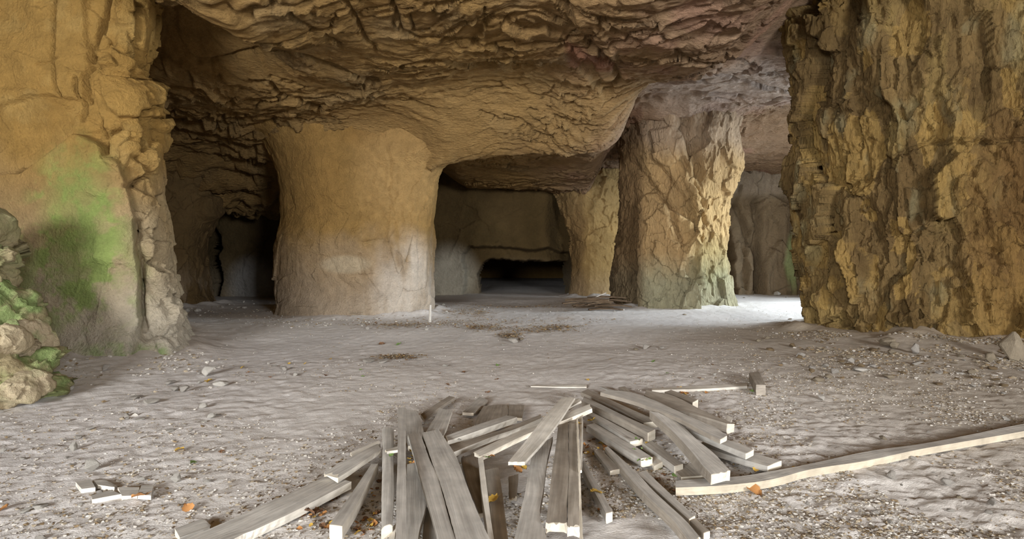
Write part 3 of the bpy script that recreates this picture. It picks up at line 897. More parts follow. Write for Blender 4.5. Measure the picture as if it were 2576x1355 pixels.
plank([(1002, 1026, 1021, 1025, .26), (999, 1180, 1021, 1180, .25), (995, 1355, 1022, 1355, .24), (990, 1480, 1023, 1480, .23)], .03, 'long narrow upright lath beside the round post, on top of the pile', WD)
plank([(1024, 1168, 1048, 1164, .12), (1022, 1255, 1071, 1258, .12), (1020, 1355, 1053, 1345, .11), (1018, 1440, 1050, 1440, .10)], .04, 'grey board lying right beside the narrow upright lath', WD, side=PL)
plank([(1021, 1028, 1051, 1034, .10), (1024, 1095, 1066, 1085, .10), (1027, 1120, 1072, 1115, .10)], .04, 'short grey board end poking out behind the split wide board', WD)
plank([(1068, 1280, 1078, 1272, .07), (1062, 1355, 1098, 1355, .07), (1058, 1420, 1100, 1420, .06)], .04, 'grey board end under the left edge of the split wide board', WD, side=PL)
plank([(991, 1318, 996, 1316, .07), (975, 1355, 993, 1355, .07), (950, 1420, 985, 1420, .06)], .04, 'small board end between the round post and the narrow lath at the bottom', PL)
plank([(1028, 1095, 1057, 1086, .20), (1047, 1160, 1082, 1157, .20), (1063, 1215, 1104, 1212, .20), (1103, 1355, 1147, 1355, .19), (1135, 1470, 1190, 1470, .18)], .045, 'left half of the split wide board, cracked along its length', WD, rag=(.015, 0))
plank([(1062, 1089, 1104, 1078, .205), (1084, 1150, 1140, 1136, .205), (1107, 1215, 1172, 1210, .205), (1149, 1355, 1232, 1355, .195), (1188, 1470, 1290, 1470, .185)], .045, 'right half of the split wide board, the widest board of the pile', WD, rag=(.01, 0), side=D_)
plank([(1104, 1024, 1138, 1032, .17), (1090, 1055, 1127, 1065, .17), (1073, 1086, 1115, 1096, .18)], .035, 'dusty board stub with a pale right edge above the split wide board', WD, side=PL)
plank([(1130, 994, 1145, 1000, .07), (1095, 1018, 1106, 1024, .07), (1058, 1042, 1068, 1053, .07)], .03, 'thin board with a pale tip lying behind the board stub', D_, end=PL)
plank([(1207, 998, 1226, 1004, .05), (1163, 1035, 1192, 1038, .05)], .03, 'small short board lying flat at the back left of the pile', WD, side=PL)
plank([(1216, 1020, 1277, 1018, .06), (1204, 1045, 1276, 1043, .06), (1192, 1070, 1262, 1068, .06)], .03, 'dust covered wide board fragment behind the slanting boards', D_)
plank([(1280, 1018, 1318, 1018, .06), (1278, 1048, 1314, 1050, .06)], .03, 'dust covered board fragment right of the other one behind the slanting boards', D_)
plank([(1274, 1043, 1301, 1050, .19), (1200, 1069, 1216, 1078, .18), (1122, 1096, 1127, 1107, .18)], .05, 'uppermost of the boards slanting up to the right, with a mossy edge', WD, side=PL)
plank([(1360, 1044, 1362, 1050, .17), (1295, 1068, 1300, 1076, .16), (1230, 1090, 1240, 1098, .16), (1128, 1122, 1142, 1137, .16)], .04, 'second of the boards slanting up to the right', D_, side=PL)
plank([(1480, 1018, 1486, 1028, .30), (1406, 1046, 1412, 1058, .27), (1316, 1078, 1330, 1090, .24), (1198, 1134, 1213, 1146, .20)], .035, 'long slanting board with bright broken edges passing under the crossing pale board', PL, side=M_end, rag=(.01, .02))
plank([(1456, 1001, 1462, 1006, .30), (1425, 1016, 1432, 1024, .28), (1395, 1030, 1400, 1040, .27)], .02, 'thin splintered lath peeking out behind the crossing pale board', PL)
plank([(1415, 997, 1446, 1002, .34), (1343, 1082, 1384, 1088, .32), (1280, 1159, 1321, 1161, .30)], .022, 'bleached pale board lying crosswise on the very top of the pile', PL, rag=(.008, .008))
plank([(1203, 1141, 1215, 1146, .20), (1211, 1219, 1224, 1219, .19), (1220, 1290, 1233, 1290, .18), (1228, 1355, 1243, 1355, .18), (1240, 1450, 1256, 1450, .17)], .10, 'board standing on its edge right of the widest board', PL, side=PL)
plank([(1160, 1150, 1200, 1140, .09), (1176, 1215, 1208, 1210, .09), (1205, 1290, 1222, 1285, .08)], .03, 'dusty rotten board between the widest board and the board on edge', D_)
plank([(1222, 1183, 1253, 1175, .12), (1232, 1270, 1268, 1268, .11), (1240, 1355, 1278, 1355, .10), (1245, 1430, 1285, 1430, .10)], .04, 'grey board with a yellow leaf on it, right of the board on edge', WD, side=PL)
plank([(1280, 1200, 1304, 1192, .07), (1280, 1250, 1300, 1242, .06)], .03, 'short splintered board piece deep in the gap below the crossing pale board', D_, rag=(.01, .02))
plank([(1340, 1128, 1392, 1098, .22), (1331, 1185, 1376, 1159, .21), (1322, 1235, 1367, 1230, .20), (1310, 1279, 1359, 1290, .19), (1294, 1355, 1374, 1355, .18), (1275, 1450, 1370, 1450, .17)], .045, 'wide grey board running down from under the crossing pale board', WD, side=D_)
plank([(1404, 1066, 1430, 1058, .25), (1393, 1159, 1430, 1157, .23), (1381, 1249, 1428, 1249, .22), (1375, 1306, 1425, 1308, .21)], .06, 'left one of the two thick boards side by side, with a broken end', D_, rag=(.0, .02))
plank([(1431, 1058, 1449, 1050, .25), (1431, 1159, 1453, 1159, .23), (1429, 1249, 1457, 1249, .22), (1427, 1318, 1459, 1314, .21)], .06, 'right one of the two thick boards side by side below the pale board', D_, rag=(0, .02))
plank([(1450, 1050, 1454, 1050, .29), (1454, 1159, 1459, 1159, .28), (1457, 1249, 1462, 1249, .27), (1459, 1355, 1466, 1355, .26), (1460, 1440, 1467, 1440, .25)], .02, 'thin white upright lath at the right of the two thick boards', M_end)
plank([(1457, 1044, 1466, 1044, .27), (1460, 1110, 1466, 1110, .26), (1459, 1180, 1463, 1180, .25)], .02, 'short grey lath tapering beside the thin white upright lath', PL)
# right side of the heap
plank([(1462, 986, 1478, 979, .12), (1545, 1024, 1572, 1020, .12), (1620, 1062, 1655, 1060, .12)], .05, 'upper of the parallel boards right of the pale board, running under the twisted beam', D_)
plank([(1464, 1008, 1470, 997, .17), (1545, 1045, 1556, 1037, .16), (1630, 1087, 1648, 1080, .16)], .075, 'squared timber with a cracked pale end among the parallel boards', WD, side=D_)
plank([(1475, 1038, 1489, 1037, .11), (1530, 1074, 1552, 1069, .11), (1585, 1110, 1617, 1101, .11)], .05, 'board with a green leaf by its end, below the squared timber', WD)
plank([(1475, 1068, 1496, 1062, .09), (1543, 1111, 1567, 1106, .09), (1612, 1154, 1641, 1149, .09)], .06, 'lowest of the parallel boards, with a square white end', WD)
plank([(1615, 1112, 1636, 1106, .08), (1655, 1142, 1676, 1134, .08), (1697, 1173, 1718, 1165, .08)], .055, 'board end emerging from under the leafy board towards the bent beam', WD)
plank([(1632, 1150, 1650, 1144, .05), (1645, 1170, 1668, 1160, .05)], .04, 'small pale block of wood by the end of the lowest parallel board', PL)
plank([(1508, 972, 1516, 971, .07), (1570, 995, 1585, 992, .07)], .02, 'thin short lath at the far back edge of the pile', WD, end=PL)
plank([(1556, 974, 1572, 972, .06), (1584, 998, 1600, 996, .06)], .03, 'dark short board behind the longest upper board', D_)
plank([(1510, 985, 1530, 980, .30), (1600, 1010, 1606, 992, .29), (1694, 1047, 1725, 1042, .27), (1760, 1080, 1797, 1072, .26), (1812, 1103, 1828, 1096, .25)], .035, 'longest upper board of the right half, slanting down to the right', WD, side=D_)
plank([(1620, 990, 1626, 980, .22), (1678, 1019, 1690, 997, .20), (1735, 1040, 1760, 1029, .18), (1829, 1068, 1848, 1062, .15)], .08, 'rough thick timber with a square pale end at the far right of the pile', D_, warp=.012)
plank([(1672, 985, 1688, 979, .14), (1742, 1011, 1756, 1005, .13)], .08, 'short dark square timber with a white end behind the rough thick timber', D_)
plank([(1830, 1046, 1842, 1050, .08), (1824, 1056, 1838, 1062, .08)], .02, 'small white chip of wood behind the end of the rough thick timber', PL, name='wood_chip', cat='wood chip')
plank([(1634, 1034, 1656, 1036, .27), (1694, 1086, 1712, 1066, .23), (1741, 1136, 1758, 1110, .19), (1765, 1166, 1794, 1140, .17), (1787, 1192, 1834, 1180, .16)], .07, 'broad twisted beam with a ragged pale end lying diagonally', WD, side=D_, rag=(0, .015))
plank([(1722, 1078, 1726, 1072, .17), (1810, 1114, 1820, 1100, .16), (1876, 1139, 1896, 1129, .15)], .045, 'narrow board with a split pale end right of the twisted beam', WD)
plank([(1755, 1118, 1785, 1098, .08), (1850, 1148, 1885, 1136, .08), (1932, 1172, 1965, 1159, .08)], .045, 'flat board with a clean white end touching the long bent beam', WD)
plank([(1690, 1176, 1745, 1162, .04), (1715, 1200, 1790, 1192, .04)], .025, 'dusty board half buried under the end of the twisted beam', D_)
plank([(1521, 1124, 1529, 1123, .08), (1588, 1206, 1598, 1186, .08), (1626, 1248, 1642, 1230, .08), (1692, 1307, 1716, 1299, .08), (1735, 1359, 1756, 1347, .08)], .06, 'long narrow timber with a ragged end running down to the right', WD, side=D_, rag=(0, .02))
plank([(1602, 1190, 1624, 1181, .06), (1664, 1243, 1684, 1238, .06), (1733, 1304, 1748, 1298, .06)], .045, 'thinner timber lying along the long narrow timber', WD)
plank([(1736, 1310, 1750, 1303, .05), (1770, 1342, 1785, 1334, .05)], .04, 'short stub with a white end beyond the thinner timber', D_)
plank([(1462, 1170, 1468, 1158, .07), (1491, 1228, 1506, 1220, .07), (1524, 1291, 1541, 1284, .07)], .06, 'short timber with orange leaves on it right of the thin white lath', WD)
plank([(1494, 1131, 1511, 1128, .05), (1535, 1184, 1560, 1180, .05)], .03, 'short flat board with a reddish end below the parallel boards', WD)
# long bent beam at the right
plank([(1700, 1225, 1699, 1209, .07), (1835, 1220, 1835, 1198, .07), (1950, 1202, 1948, 1184, .07), (2060, 1177, 2050, 1162, .07), (2214, 1151, 2190, 1134, .07), (2335, 1126, 2335, 1112, .07), (2576, 1083, 2576, 1066, .07), (2760, 1050, 2760, 1034, .07)], .055,
      'very long bent beam lying on the ground, reaching the right edge', WD, side=M_cream, warp=.003)
# laths and block behind the heap
plank([(1335, 971, 1336, 967, .02), (1475, 972, 1475, 968, .02)], .015, 'thin pale lath on the ground behind the left half of the pile', PL, side=PL)
plank([(1640, 982, 1640, 975, .04), (1760, 977, 1760, 970, .04), (1879, 971, 1879, 964, .04)], .03, 'long pale batten on the ground behind the right half of the pile', PL, side=PL)
plank([(1884, 936, 1908, 934, .12), (1902, 968, 1926, 967, .12)], .12, 'dark square block of timber standing alone behind the pile', D_, end=D_, name='timber_block', cat='wood block')
plank([(440, 1331, 452, 1350, .04), (500, 1309, 522, 1326, .04), (516, 1309, 530, 1318, .04)], .035, 'short rounded stub of wood at the bottom left by the longest board', WD, name='wood_stub')
# broken board pieces at the left
for c, lab in (([(190, 1210, 206, 1231, .03), (228, 1204, 240, 1227, .03)], 'squarish grey slab piece, leftmost of the broken slabs on the left ground'),
               ([(236, 1206, 246, 1219, .03), (262, 1204, 272, 1224, .03), (290, 1217, 288, 1226, .03)], 'rough slab piece between the square one and the row of broken slabs'),
               ([(230, 1243, 232, 1256, .035), (278, 1230, 306, 1243, .035)], 'tapering slab piece at the left end of the broken row'),
               ([(296, 1225, 307, 1245, .04), (351, 1224, 345, 1244, .04)], 'middle slab piece of the broken row, with an orange leaf before it'),
               ([(356, 1221, 346, 1244, .045), (386, 1221, 380, 1246, .045)], 'slab piece at the right end of the broken row')):
    plank(c, .03, lab, WD, end=PL, side=PL, name='slab_fragment', cat='stone slab')

# bark chip on the post
plank([(974, 1128, 976, 1134, .19), (998, 1121, 1000, 1132, .19)], .02, 'pale bark chip lying across the squared grey post', PL, name='bark_chip', cat='wood chip', rag=(.01, .01))

# ------------------------------------------------------------------ stones
def stone_mesh(seed, flat=.6, n=16, sub=True):
    r = random.Random(seed); bm = bmesh.new()
    for i in range(n):
        v = Vector((r.gauss(0, 1), r.gauss(0, 1), r.gauss(0, 1))).normalized() * r.uniform(.75, 1)
        v.z = v.z * flat; bm.verts.new(v)
    bmesh.ops.convex_hull(bm, input=bm.verts)
    for v in [v for v in bm.verts if not v.link_faces]: bm.verts.remove(v)
    zmin = min(v.co.z for v in bm.verts)
    for v in bm.verts: v.co.z -= zmin
    if sub:
        bmesh.ops.bevel(bm, geom=list(bm.edges), offset=.06, segments=1, affect='EDGES')
    bmesh.ops.recalc_face_normals(bm, faces=bm.faces)
    return bm
stone_protos = {}
for mk, mat in (('a', M_stone), ('w', M_stone_w), ('o', M_stone_o), ('d', M_stone_d)):
    for k in range(6):
        bm = stone_mesh(100 + k * 7 + ord(mk), rng.uniform(.45, .8), rng.randint(11, 18))
        me = bpy.data.meshes.new('loose_stone'); bm.to_mesh(me); bm.free(); me.materials.append(mat)
        stone_protos[(mk, k)] = me

placed = []
def stone(x, y, size, mk='a', rz=None, zs_=1.0, label='', group=None, sink=.12, name='loose_stone', sx=1.0, k=None):
    me = stone_protos[(mk, rng.randrange(6) if k is None else k)]
    o = link(name, me)
    o.scale = (size * sx, size * rng.uniform(.7, 1.0), size * zs_)
    o.rotation_euler = (rng.uniform(-.12, .12), rng.uniform(-.12, .12), rng.uniform(0, 6.28) if rz is None else rz)
    o.location = (x, y, floor_z(x, y) - size * zs_ * sink)
    tag(o, label, 'stone', group)
    placed.append((x, y, size))
    return o
def stone_px(px, py, wpx, label, mk='a', zs_=1.0, **kw):
    g = ground(px, py); 
    for _ in range(3):
        zf = floor_z(g.x, g.y); g = ground(px, py, zf)
    return stone(g.x, g.y, wpx * g.y / F / 1.75, mk, zs_=zs_, label=label, **kw)

# the ones that stand out
for a in [
 (528, 944, 36, 'white blocky stone at the foot of the mossy pillar, left of the other white one', 'w', 1.1),
 (556, 970, 40, 'white flat stone in front of the right toe of the mossy pillar', 'w', .8),
 (430, 966, 26, 'grey stone on the slope below the mossy pillar', 'a', .8),
 (440, 984, 22, 'pinkish wedge stone just below the slope of the mossy pillar', 'a', .8),
 (465, 984, 22, 'pointed grey stone beside the pinkish wedge stone', 'a', .9),
 (345, 1002, 34, 'flat pink-grey stone on the left ground below the pillar slope', 'a', .5),
 (374, 1014, 42, 'long flat pale stone right of the flat pink-grey one', 'w', .45),
 (348, 1056, 26, 'leaf-shaped pale stone on the left ground', 'w', .4),
 (186, 1134, 20, 'small upright white stone on the left ground casting a shadow', 'w', 1.3),
 (228, 1184, 36, 'pale angular stone above the broken slab pieces', 'w', .9),
 (353, 1208, 24, 'rounded whitish stone behind the broken slab row', 'w', 1.0),
 (444, 1212, 24, 'round whitish pebble right of the broken slab row', 'w', 1.0),
 (524, 1214, 20, 'flat white pebble left of the longest board', 'w', .6),
 (508, 1026, 22, 'white stone on the left ground below the white flat stone', 'w', .9),
 (530, 1052, 22, 'round white stone with an orange leaf behind it', 'w', .9),
 (512, 1062, 16, 'thin white chip beside the round white stone', 'w', .4),
 (106, 1278, 34, 'large pale stone near the lower left corner, right one of two', 'w', .9),
 (64, 1286, 30, 'pale flat stone near the lower left corner, left one of two', 'w', .6),
 (6, 1136, 18, 'small white stone at the left edge of the ground', 'w', .8),
 (175, 980, 18, 'small white stone below the mossy boulders', 'w', .9),
 (268, 915, 26, 'rounded stone sitting at the green foot of the mossy pillar', 'a', 1.0),
 (98, 1360, 30, 'pale stone at the bottom edge in the lower left', 'a', .7),
 (2236, 868, 38, 'blocky pale stone at the foot of the near right pillar, left of the middle', 'o', 1.0),
 (2252, 858, 26, 'round pale stone directly behind the blocky pale one by the right pillar', 'o', 1.2),
 (2305, 870, 28, 'round grey boulderlet leaning on the near right pillar', 'a', 1.5),
 (2243, 890, 20, 'small wedge stone in front of the blocky pale stone', 'o', 1.0),
 (2545, 905, 58, 'tall pointed pink stone leaning on the near right pillar at the right edge', 'o', 2.3),
 (2488, 910, 26, 'small pointed stone left of the tall pointed pink stone', 'o', 1.6),
 (2165, 932, 34, 'pale flat trapezoid stone among the rubble right of the pile', 'w', .8),
 (2310, 918, 24, 'grey stone in the middle of the rubble belt', 'a', .9),
 (2415, 940, 15, 'pale cube-like pebble below the rubble belt', 'w', 1.0),
 (2445, 972, 18, 'pale cube-like stone on the open ground below the rubble belt', 'w', .8),
 (2084, 950, 22, 'yellowish stone at the left end of the rubble belt', 'o', .9),
 (2066, 1006, 18, 'single angular stone on the open ground right of the pile', 'w', 1.1),
 (1798, 944, 14, 'small pale stone left of the dark timber block', 'w', 1.2),
 (2358, 1022, 14, 'pinkish pebble on the open ground in the right half', 'w', .9),
 (2530, 1056, 20, 'pale square pebble above the long bent beam at the right', 'w', .9),
 (2222, 1104, 18, 'small stone just above the long bent beam', 'o', .9),
 (2298, 1156, 18, 'small stone just below the long bent beam', 'w', .9),
 (2395, 1158, 11, 'pinkish pebble with a long shadow below the bent beam', 'w', .9),
 (2386, 1220, 28, 'upright pale stone casting a shadow in the lower right ground', 'a', 1.3),
 (2245, 1200, 30, 'pinkish lumpy stone in the lower right ground', 'a', .9),
 (2496, 1270, 26, 'pointed pale stone near the lower right corner', 'a', 1.2),
 (2205, 1290, 22, 'flat stone in the lower right ground', 'a', .5),
 (1955, 744, 16, 'bright white block lying by the rear wall in the right gap', 'w', 1.0),
 (1988, 803, 12, 'dark small stone in the bright patch of floor', 'o', .6),
 (1722, 792, 12, 'dark little stone on the bright floor left of the gap', 'o', .5),
 (930, 908, 40, 'flat chunk of broken stone on the open floor before the middle pillar', 'a', .35),
 (965, 912, 26, 'small flat chunk beside the long one on the open floor', 'a', .3),
 (1120, 922, 18, 'tiny flat white stone on the open floor above the pile', 'w', .4),
 (1290, 862, 24, 'pale stone of the little cluster on the open floor', 'a', .7),
 (1312, 855, 16, 'smaller stone behind the pale one of the little cluster', 'o', .8),
 (1268, 868, 14, 'leftmost stone of the little cluster on the open floor', 'a', .5),
 (1625, 876, 26, 'pale stone of the low cluster near the near right pillar shadow', 'a', .7),
 (1600, 880, 16, 'dark-sided stone at the left of the low cluster', 'o', .8),
 (1665, 876, 16, 'small stone at the right of the low cluster', 'a', .6),
 (1403, 1310, 34, 'broken cream stone lying against the end of the two thick boards', 'w', .9),
 (1156, 1106, 14, 'rosy round pebble lodged on the uppermost slanting board', 'a', 1.0),
 (1480, 1272, 14, 'white pebble right of the thin white upright lath', 'w', 1.0),
]:
    px, py, w_, lab, mk, zz = a
    o = stone_px(px, py, w_ * 1.2, lab, mk, zz, sink=.04)
    if 'rosy' in lab:
        g = ground(px, py, .2); o.location = (g.x, g.y, .195)
        s_ = 7 * g.y / F; o.scale = (s_, s_, s_)

LAND = []   # landmarks (x, Y, phrase)
for lx, ly, ph in [(2245, 880, 'the blocky pale stone'), (2545, 905, 'the tall pointed pink stone'), (2165, 932, 'the flat trapezoid stone'), (2305, 880, 'the round boulderlet'),
                   (2084, 950, 'the yellowish stone'), (2415, 940, 'the cube-like pebble'), (1925, 868, 'the left corner of the near right pillar'), (1915, 950, 'the dark timber block'),
                   (2066, 1006, 'the lone angular stone'), (2358, 1022, 'the pinkish pebble'), (2530, 1056, 'the square pebble'), (2222, 1104, 'the middle of the bent beam'),
                   (2386, 1220, 'the upright pale stone'), (2245, 1200, 'the pinkish lumpy stone'), (2496, 1270, 'the lower right corner'), (1900, 1236, 'the large orange leaf'),
                   (1730, 1300, 'the thinner timber'), (2000, 1300, 'the trampled hollow'), (528, 950, 'the two white stones by the pillar toe'), (440, 980, 'the pinkish wedge stone'),
                   (345, 1002, 'the flat pink-grey stone'), (186, 1134, 'the small upright white stone'), (228, 1184, 'the stone above the slab pieces'), (300, 1235, 'the broken slab row'),
                   (85, 1280, 'the two stones by the lower left corner'), (524, 1060, 'the round white stone'), (524, 1214, 'the flat white pebble'), (175, 980, 'the mossy boulders'),
                   (268, 915, 'the green foot of the mossy pillar'), (600, 930, 'the left tunnel mouth'), (700, 1180, 'the longest board'), (1081, 806, 'the white stake'),
                   (900, 805, 'the middle of the smooth pillar foot'), (740, 805, 'the left end of the smooth pillar foot'), (560, 770, 'the left tunnel doorway'), (1300, 760, 'the black doorway'),
                   (1520, 780, 'the heap of broken boards'), (1700, 785, 'the craggy pillar foot'), (1955, 748, 'the bright white block')]:
    g = ground(lx, ly); LAND.append((g.x, g.y, ph))
def where(x, y):
    b = min(LAND, key=lambda q: (q[0] - x) ** 2 + ((q[1] - y) * .8) ** 2)
    dx, dy = x - b[0], y - b[1]
    side = ('right of' if dx > 0 else 'left of') if abs(dx) > abs(dy) else ('behind' if dy > 0 else 'in front of')
    dist = math.hypot(dx, dy)
    return ('close ' if dist < .35 else 'well ' if dist > 1.1 else '') + side + ' ' + b[2]
TONE = {'a': 'grey', 'w': 'whitish', 'o': 'ochre', 'd': 'brown'}
def scatter(n, region, size, mks, label, group, keep=None):
    """n single stones inside an image-space polygon on the ground"""
    xs_ = [p[0] for p in region]; ys_ = [p[1] for p in region]; c = 0; tries = 0
    while c < n and tries < n * 60:
        tries += 1
        px, py = rng.uniform(min(xs_), max(xs_)), rng.uniform(min(ys_), max(ys_))
        if poly_sd(np.array([px]), np.array([py]), region)[0] > 0: continue
        g = ground(px, py); zf = floor_z(g.x, g.y); g = ground(px, py, zf)
        s_ = size[0] + (size[1] - size[0]) * rng.random() ** 1.8
        if pillar_dist(np.array([g.x]), np.array([g.y]))[0] < .12 + s_: continue
        if any((g.x - a) ** 2 + (g.y - b) ** 2 < (1.0 * (s_ + q)) ** 2 for a, b, q in placed): continue
        mk = rng.choice(mks); zz = rng.uniform(.5, 1.15)
        f = (s_ - size[0]) / (size[1] - size[0])
        lab = ('larger ' if f > .45 else 'tiny ' if f < .06 else 'small ') + ('flat ' if zz < .68 else 'upright ' if zz > 1.0 else 'angular ') + TONE[mk] + ' stone ' + where(g.x, g.y)
        stone(g.x, g.y, s_, mk, zs_=zz, label=lab, group=group, sink=.18); c += 1

scatter(78, [(1880, 850), (2050, 838), (2300, 865), (2576, 905), (2576, 1000), (2300, 960), (2050, 960), (1900, 900)], (.03, .10), 'adodo', '', 'rubble at the foot of the near right pillar')
scatter(36, [(100, 900), (510, 935), (640, 960), (560, 1100), (300, 1180), (0, 1150), (0, 1010)], (.018, .055), 'aaw', '', 'loose stones below the mossy pillar')
scatter(14, [(530, 880), (700, 880), (760, 950), (600, 965)], (.02, .06), 'aw', '', 'stones right of the mossy pillar toe')
scatter(18, [(700, 805), (1000, 800), (1180, 800), (1160, 830), (800, 828)], (.03, .09), 'aw', '', 'stones along the foot of the middle pillar')
scatter(12, [(460, 765), (690, 752), (690, 770), (470, 790)], (.04, .13), 'aw', '', 'stones in the left tunnel')
scatter(16, [(1100, 765), (1600, 775), (1640, 800), (1100, 800)], (.03, .08), 'aw', '', 'stones on the bright floor')
scatter(7, [(1850, 742), (2030, 738), (2030, 752), (1860, 750)], (.03, .12), 'aw', '', 'stones in the right gap')
scatter(26, [(1560, 1230), (1760, 1240), (2576, 1120), (2576, 1355), (1800, 1355)], (.012, .034), 'aaow', '', 'stones below the bent beam')
scatter(18, [(1900, 980), (2576, 1000), (2576, 1055), (2000, 1160)], (.012, .032), 'aow', '', 'stones above the bent beam')
scatter(16, [(0, 1160), (560, 1060), (780, 1060), (600, 1260), (380, 1355), (0, 1355)], (.010, .030), 'aaw', '', 'stones left of the longest board')

# ------------------------------------------------------------------ gravel (uncountable grit), one object
def gravel(name, q_, q2, label, mats, seed):
    r = np.random.RandomState(seed)
    protos = []
    for k in range(5):
        bm = stone_mesh(500 + k, .6, 8, sub=False); bm.verts.ensure_lookup_table()
        V = np.array([v.co[:] for v in bm.verts], np.float32); bm.verts.index_update()
        T = np.array([[v.index for v in f.verts] for f in bm.faces], np.int32); bm.free(); protos.append((V, T))
    xy = np.concatenate([q_, q2]); n = len(xy); x, y = xy[:, 0], xy[:, 1]
    z = floor_base(x.astype(np.float32), y.astype(np.float32))
    s = .0035 + .015 * r.rand(n) ** 2.6; s[len(q_):] = .008 + .034 * r.rand(len(q2)) ** 2.2; a = r.rand(n) * 6.283
    Vs, Ts, mi = [], [], []; off = 0
    for k, (V, T) in enumerate(protos):
        idx = np.where(np.arange(n) % 5 == k)[0]; m = len(idx)
        if not m: continue
        c, sn = np.cos(a[idx])[:, None], np.sin(a[idx])[:, None]
        X_ = (V[None, :, 0] * c - V[None, :, 1] * sn) * s[idx][:, None] + x[idx][:, None]
        Y_ = (V[None, :, 0] * sn + V[None, :, 1] * c) * s[idx][:, None] * .8 + y[idx][:, None]
        Z_ = V[None, :, 2] * s[idx][:, None] * .9 + z[idx][:, None] - .15 * s[idx][:, None]
        Vs.append(np.stack([X_, Y_, Z_], -1).reshape(-1, 3))
        Ts.append((T[None] + (np.arange(m) * len(V))[:, None, None] + off).reshape(-1, 3)); off += m * len(V)
        mm_ = r.randint(0, len(mats), m); rr_ = (idx >= len(q_)) & (x[idx] > 3); mm_[rr_] = r.choice([2, 4, 4, 2, 0], int(rr_.sum()))
        mi.append(np.repeat(mm_, len(T)))
    me = raw_mesh(name, np.concatenate(Vs), np.concatenate(Ts), mats, None, False, np.concatenate(mi).astype(np.int32))
    o = link(name, me); tag(o, label, 'gravel', kind='stuff')

def pick_view(r, n, boxes, near=False):
    out = []
    w = np.array([b[4] for b in boxes], float); w /= w.sum()
    for b, m in zip(boxes, (w * n).astype(int)):
        px = b[0] + (b[2] - b[0]) * r.rand(m * 4) + 90 * r.randn(m * 4); py = np.maximum(b[1] + (b[3] - b[1]) * r.rand(m * 4) + .12 * (b[3] - b[1]) * r.randn(m * 4), 764)
        Y = EYE * F / (py - HOR); x = (px - 1288) * Y / F
        q = np.stack([x, Y, Y * 0], 1).astype(np.float32)
        keep = (vnoise(q * 1.1, 300) + .6 * vnoise(q * 3.1, 301) + .5 * r.rand(m * 4) > .0) & (pillar_dist(q[:, 0], q[:, 1]) > .10) & ((not near) | (r.rand(m * 4) < 1.3 * np.exp(-pillar_dist(q[:, 0], q[:, 1]) / .8)))
        out.append(q[keep][:m, :2])
    res = np.concatenate(out)
    return res
def pk_all(r, n):
    q = pick_view(r, n, [(-100, 940, 900, 1400, 5), (1450, 1180, 2700, 1400, 8), (1850, 850, 2700, 1100, 9), (850, 1050, 1900, 1400, 5), (600, 860, 1900, 1060, 1.5), (460, 770, 2050, 870, 1.5)])
    return q
N_G = 34000
q_ = pk_all(np.random.RandomState(5), N_G)
q2 = pick_view(np.random.RandomState(6), 12000, [(1950, 850, 2650, 960, 12), (0, 900, 520, 1000, 1), (460, 770, 700, 800, .5), (700, 806, 1150, 825, 1), (0, 1000, 600, 1200, .8), (1600, 1200, 2600, 1355, .8)], True)
gravel('gravel', q_, q2, 'fine pale grit and rubble crumbs strewn over the quarry floor', [M_stone, M_stone, M_stone_o, M_stone_w, M_stone_d, M_stone_o], 5)

# ------------------------------------------------------------------ mossy boulders at the left edge
def boulder(px0, px1, py0, py1, Y, depth, label, seed, tint, moss=.6, tilt=0, stretch=(1, 1, 1)):
    x0, x1 = X(px0, Y), X(px1, Y); z1, z0 = Z(py0, Y), Z(py1, Y)
    c = np.array([(x0 + x1) / 2, Y + depth * .2, (z0 + z1) / 2]); hx, hz = (x1 - x0) / 2, (z1 - z0) / 2
    bm = bmesh.new(); bmesh.ops.create_icosphere(bm, subdivisions=6, radius=1)
    V = np.array([v.co[:] for v in bm.verts], np.float32); bm.verts.index_update()
    T = np.array([[v.index for v in f.verts] for f in bm.faces], np.int32); bm.free()
    S = np.sign(V) * np.abs(V) ** .85
    ca, sa = math.cos(tilt), math.sin(tilt)
    L_ = np.stack([S[:, 0] * ca * hx - S[:, 2] * sa * hz, S[:, 1] * depth, S[:, 0] * sa * hx + S[:, 2] * ca * hz], 1)
    Q = L_ * np.array(stretch) / .5 + seed * 3.1
    hh, ee = facets(Q * 1.4, 400 + seed, 1.5); h2, _ = facets(Q * 3.6, 410 + seed, 1.2)
    k = max(hx, hz)
    nrm = V
    d = (.20 * hh + .06 * h2 + .05 * fbm(Q * 3, 4, 420 + seed) + .08 * fbm(Q * .8, 2, 425 + seed)) * min(1, k * 1.6)
    L_ = L_ + nrm * d[:, None]
    Pw = L_ + c
    t = np.tile(tint, (len(V), 1)); n = fbm(Pw * 5, 4, 430)
    t = blend(t, sst(-.4, .2, n) * sst(-.7, .5, V[:, 2]) * moss, lin(132, 152, 92))
    me = raw_mesh('mossy_boulder', L_, T, [M_boulder], t)
    o = link('mossy_boulder', me); o.location = tuple(c)
    tag(o, label, 'boulder'); return o
cream, buff = lin(196, 178, 146), lin(170, 154, 118)
boulder(-220, -18, 528, 650, 6.1, .4, 'small buff boulder at the left edge, topmost of the mossy stack', 1, buff, .3)
boulder(-280, 2, 606, 745, 6.1, .45, 'rounded boulder second from the top of the mossy stack', 2, buff, .5)
boulder(-330, 44, 690, 900, 6.0, .5, 'large green boulder in the middle of the mossy stack', 3, buff, .9, tilt=-.25)
boulder(30, 86, 805, 930, 5.8, .3, 'tall rounded boulder with a bright green cap at the right of the stack', 4, cream, .8, tilt=.15)
boulder(-70, 38, 824, 915, 5.45, .3, 'smooth cream boulder wedged low in the mossy stack', 5, cream, .05)
boulder(-300, 104, 862, 1040, 5.55, .5, 'broad flaky green slab at the base of the mossy stack', 6, buff, .9, tilt=-.32, stretch=(1.2, 1, 2.2))
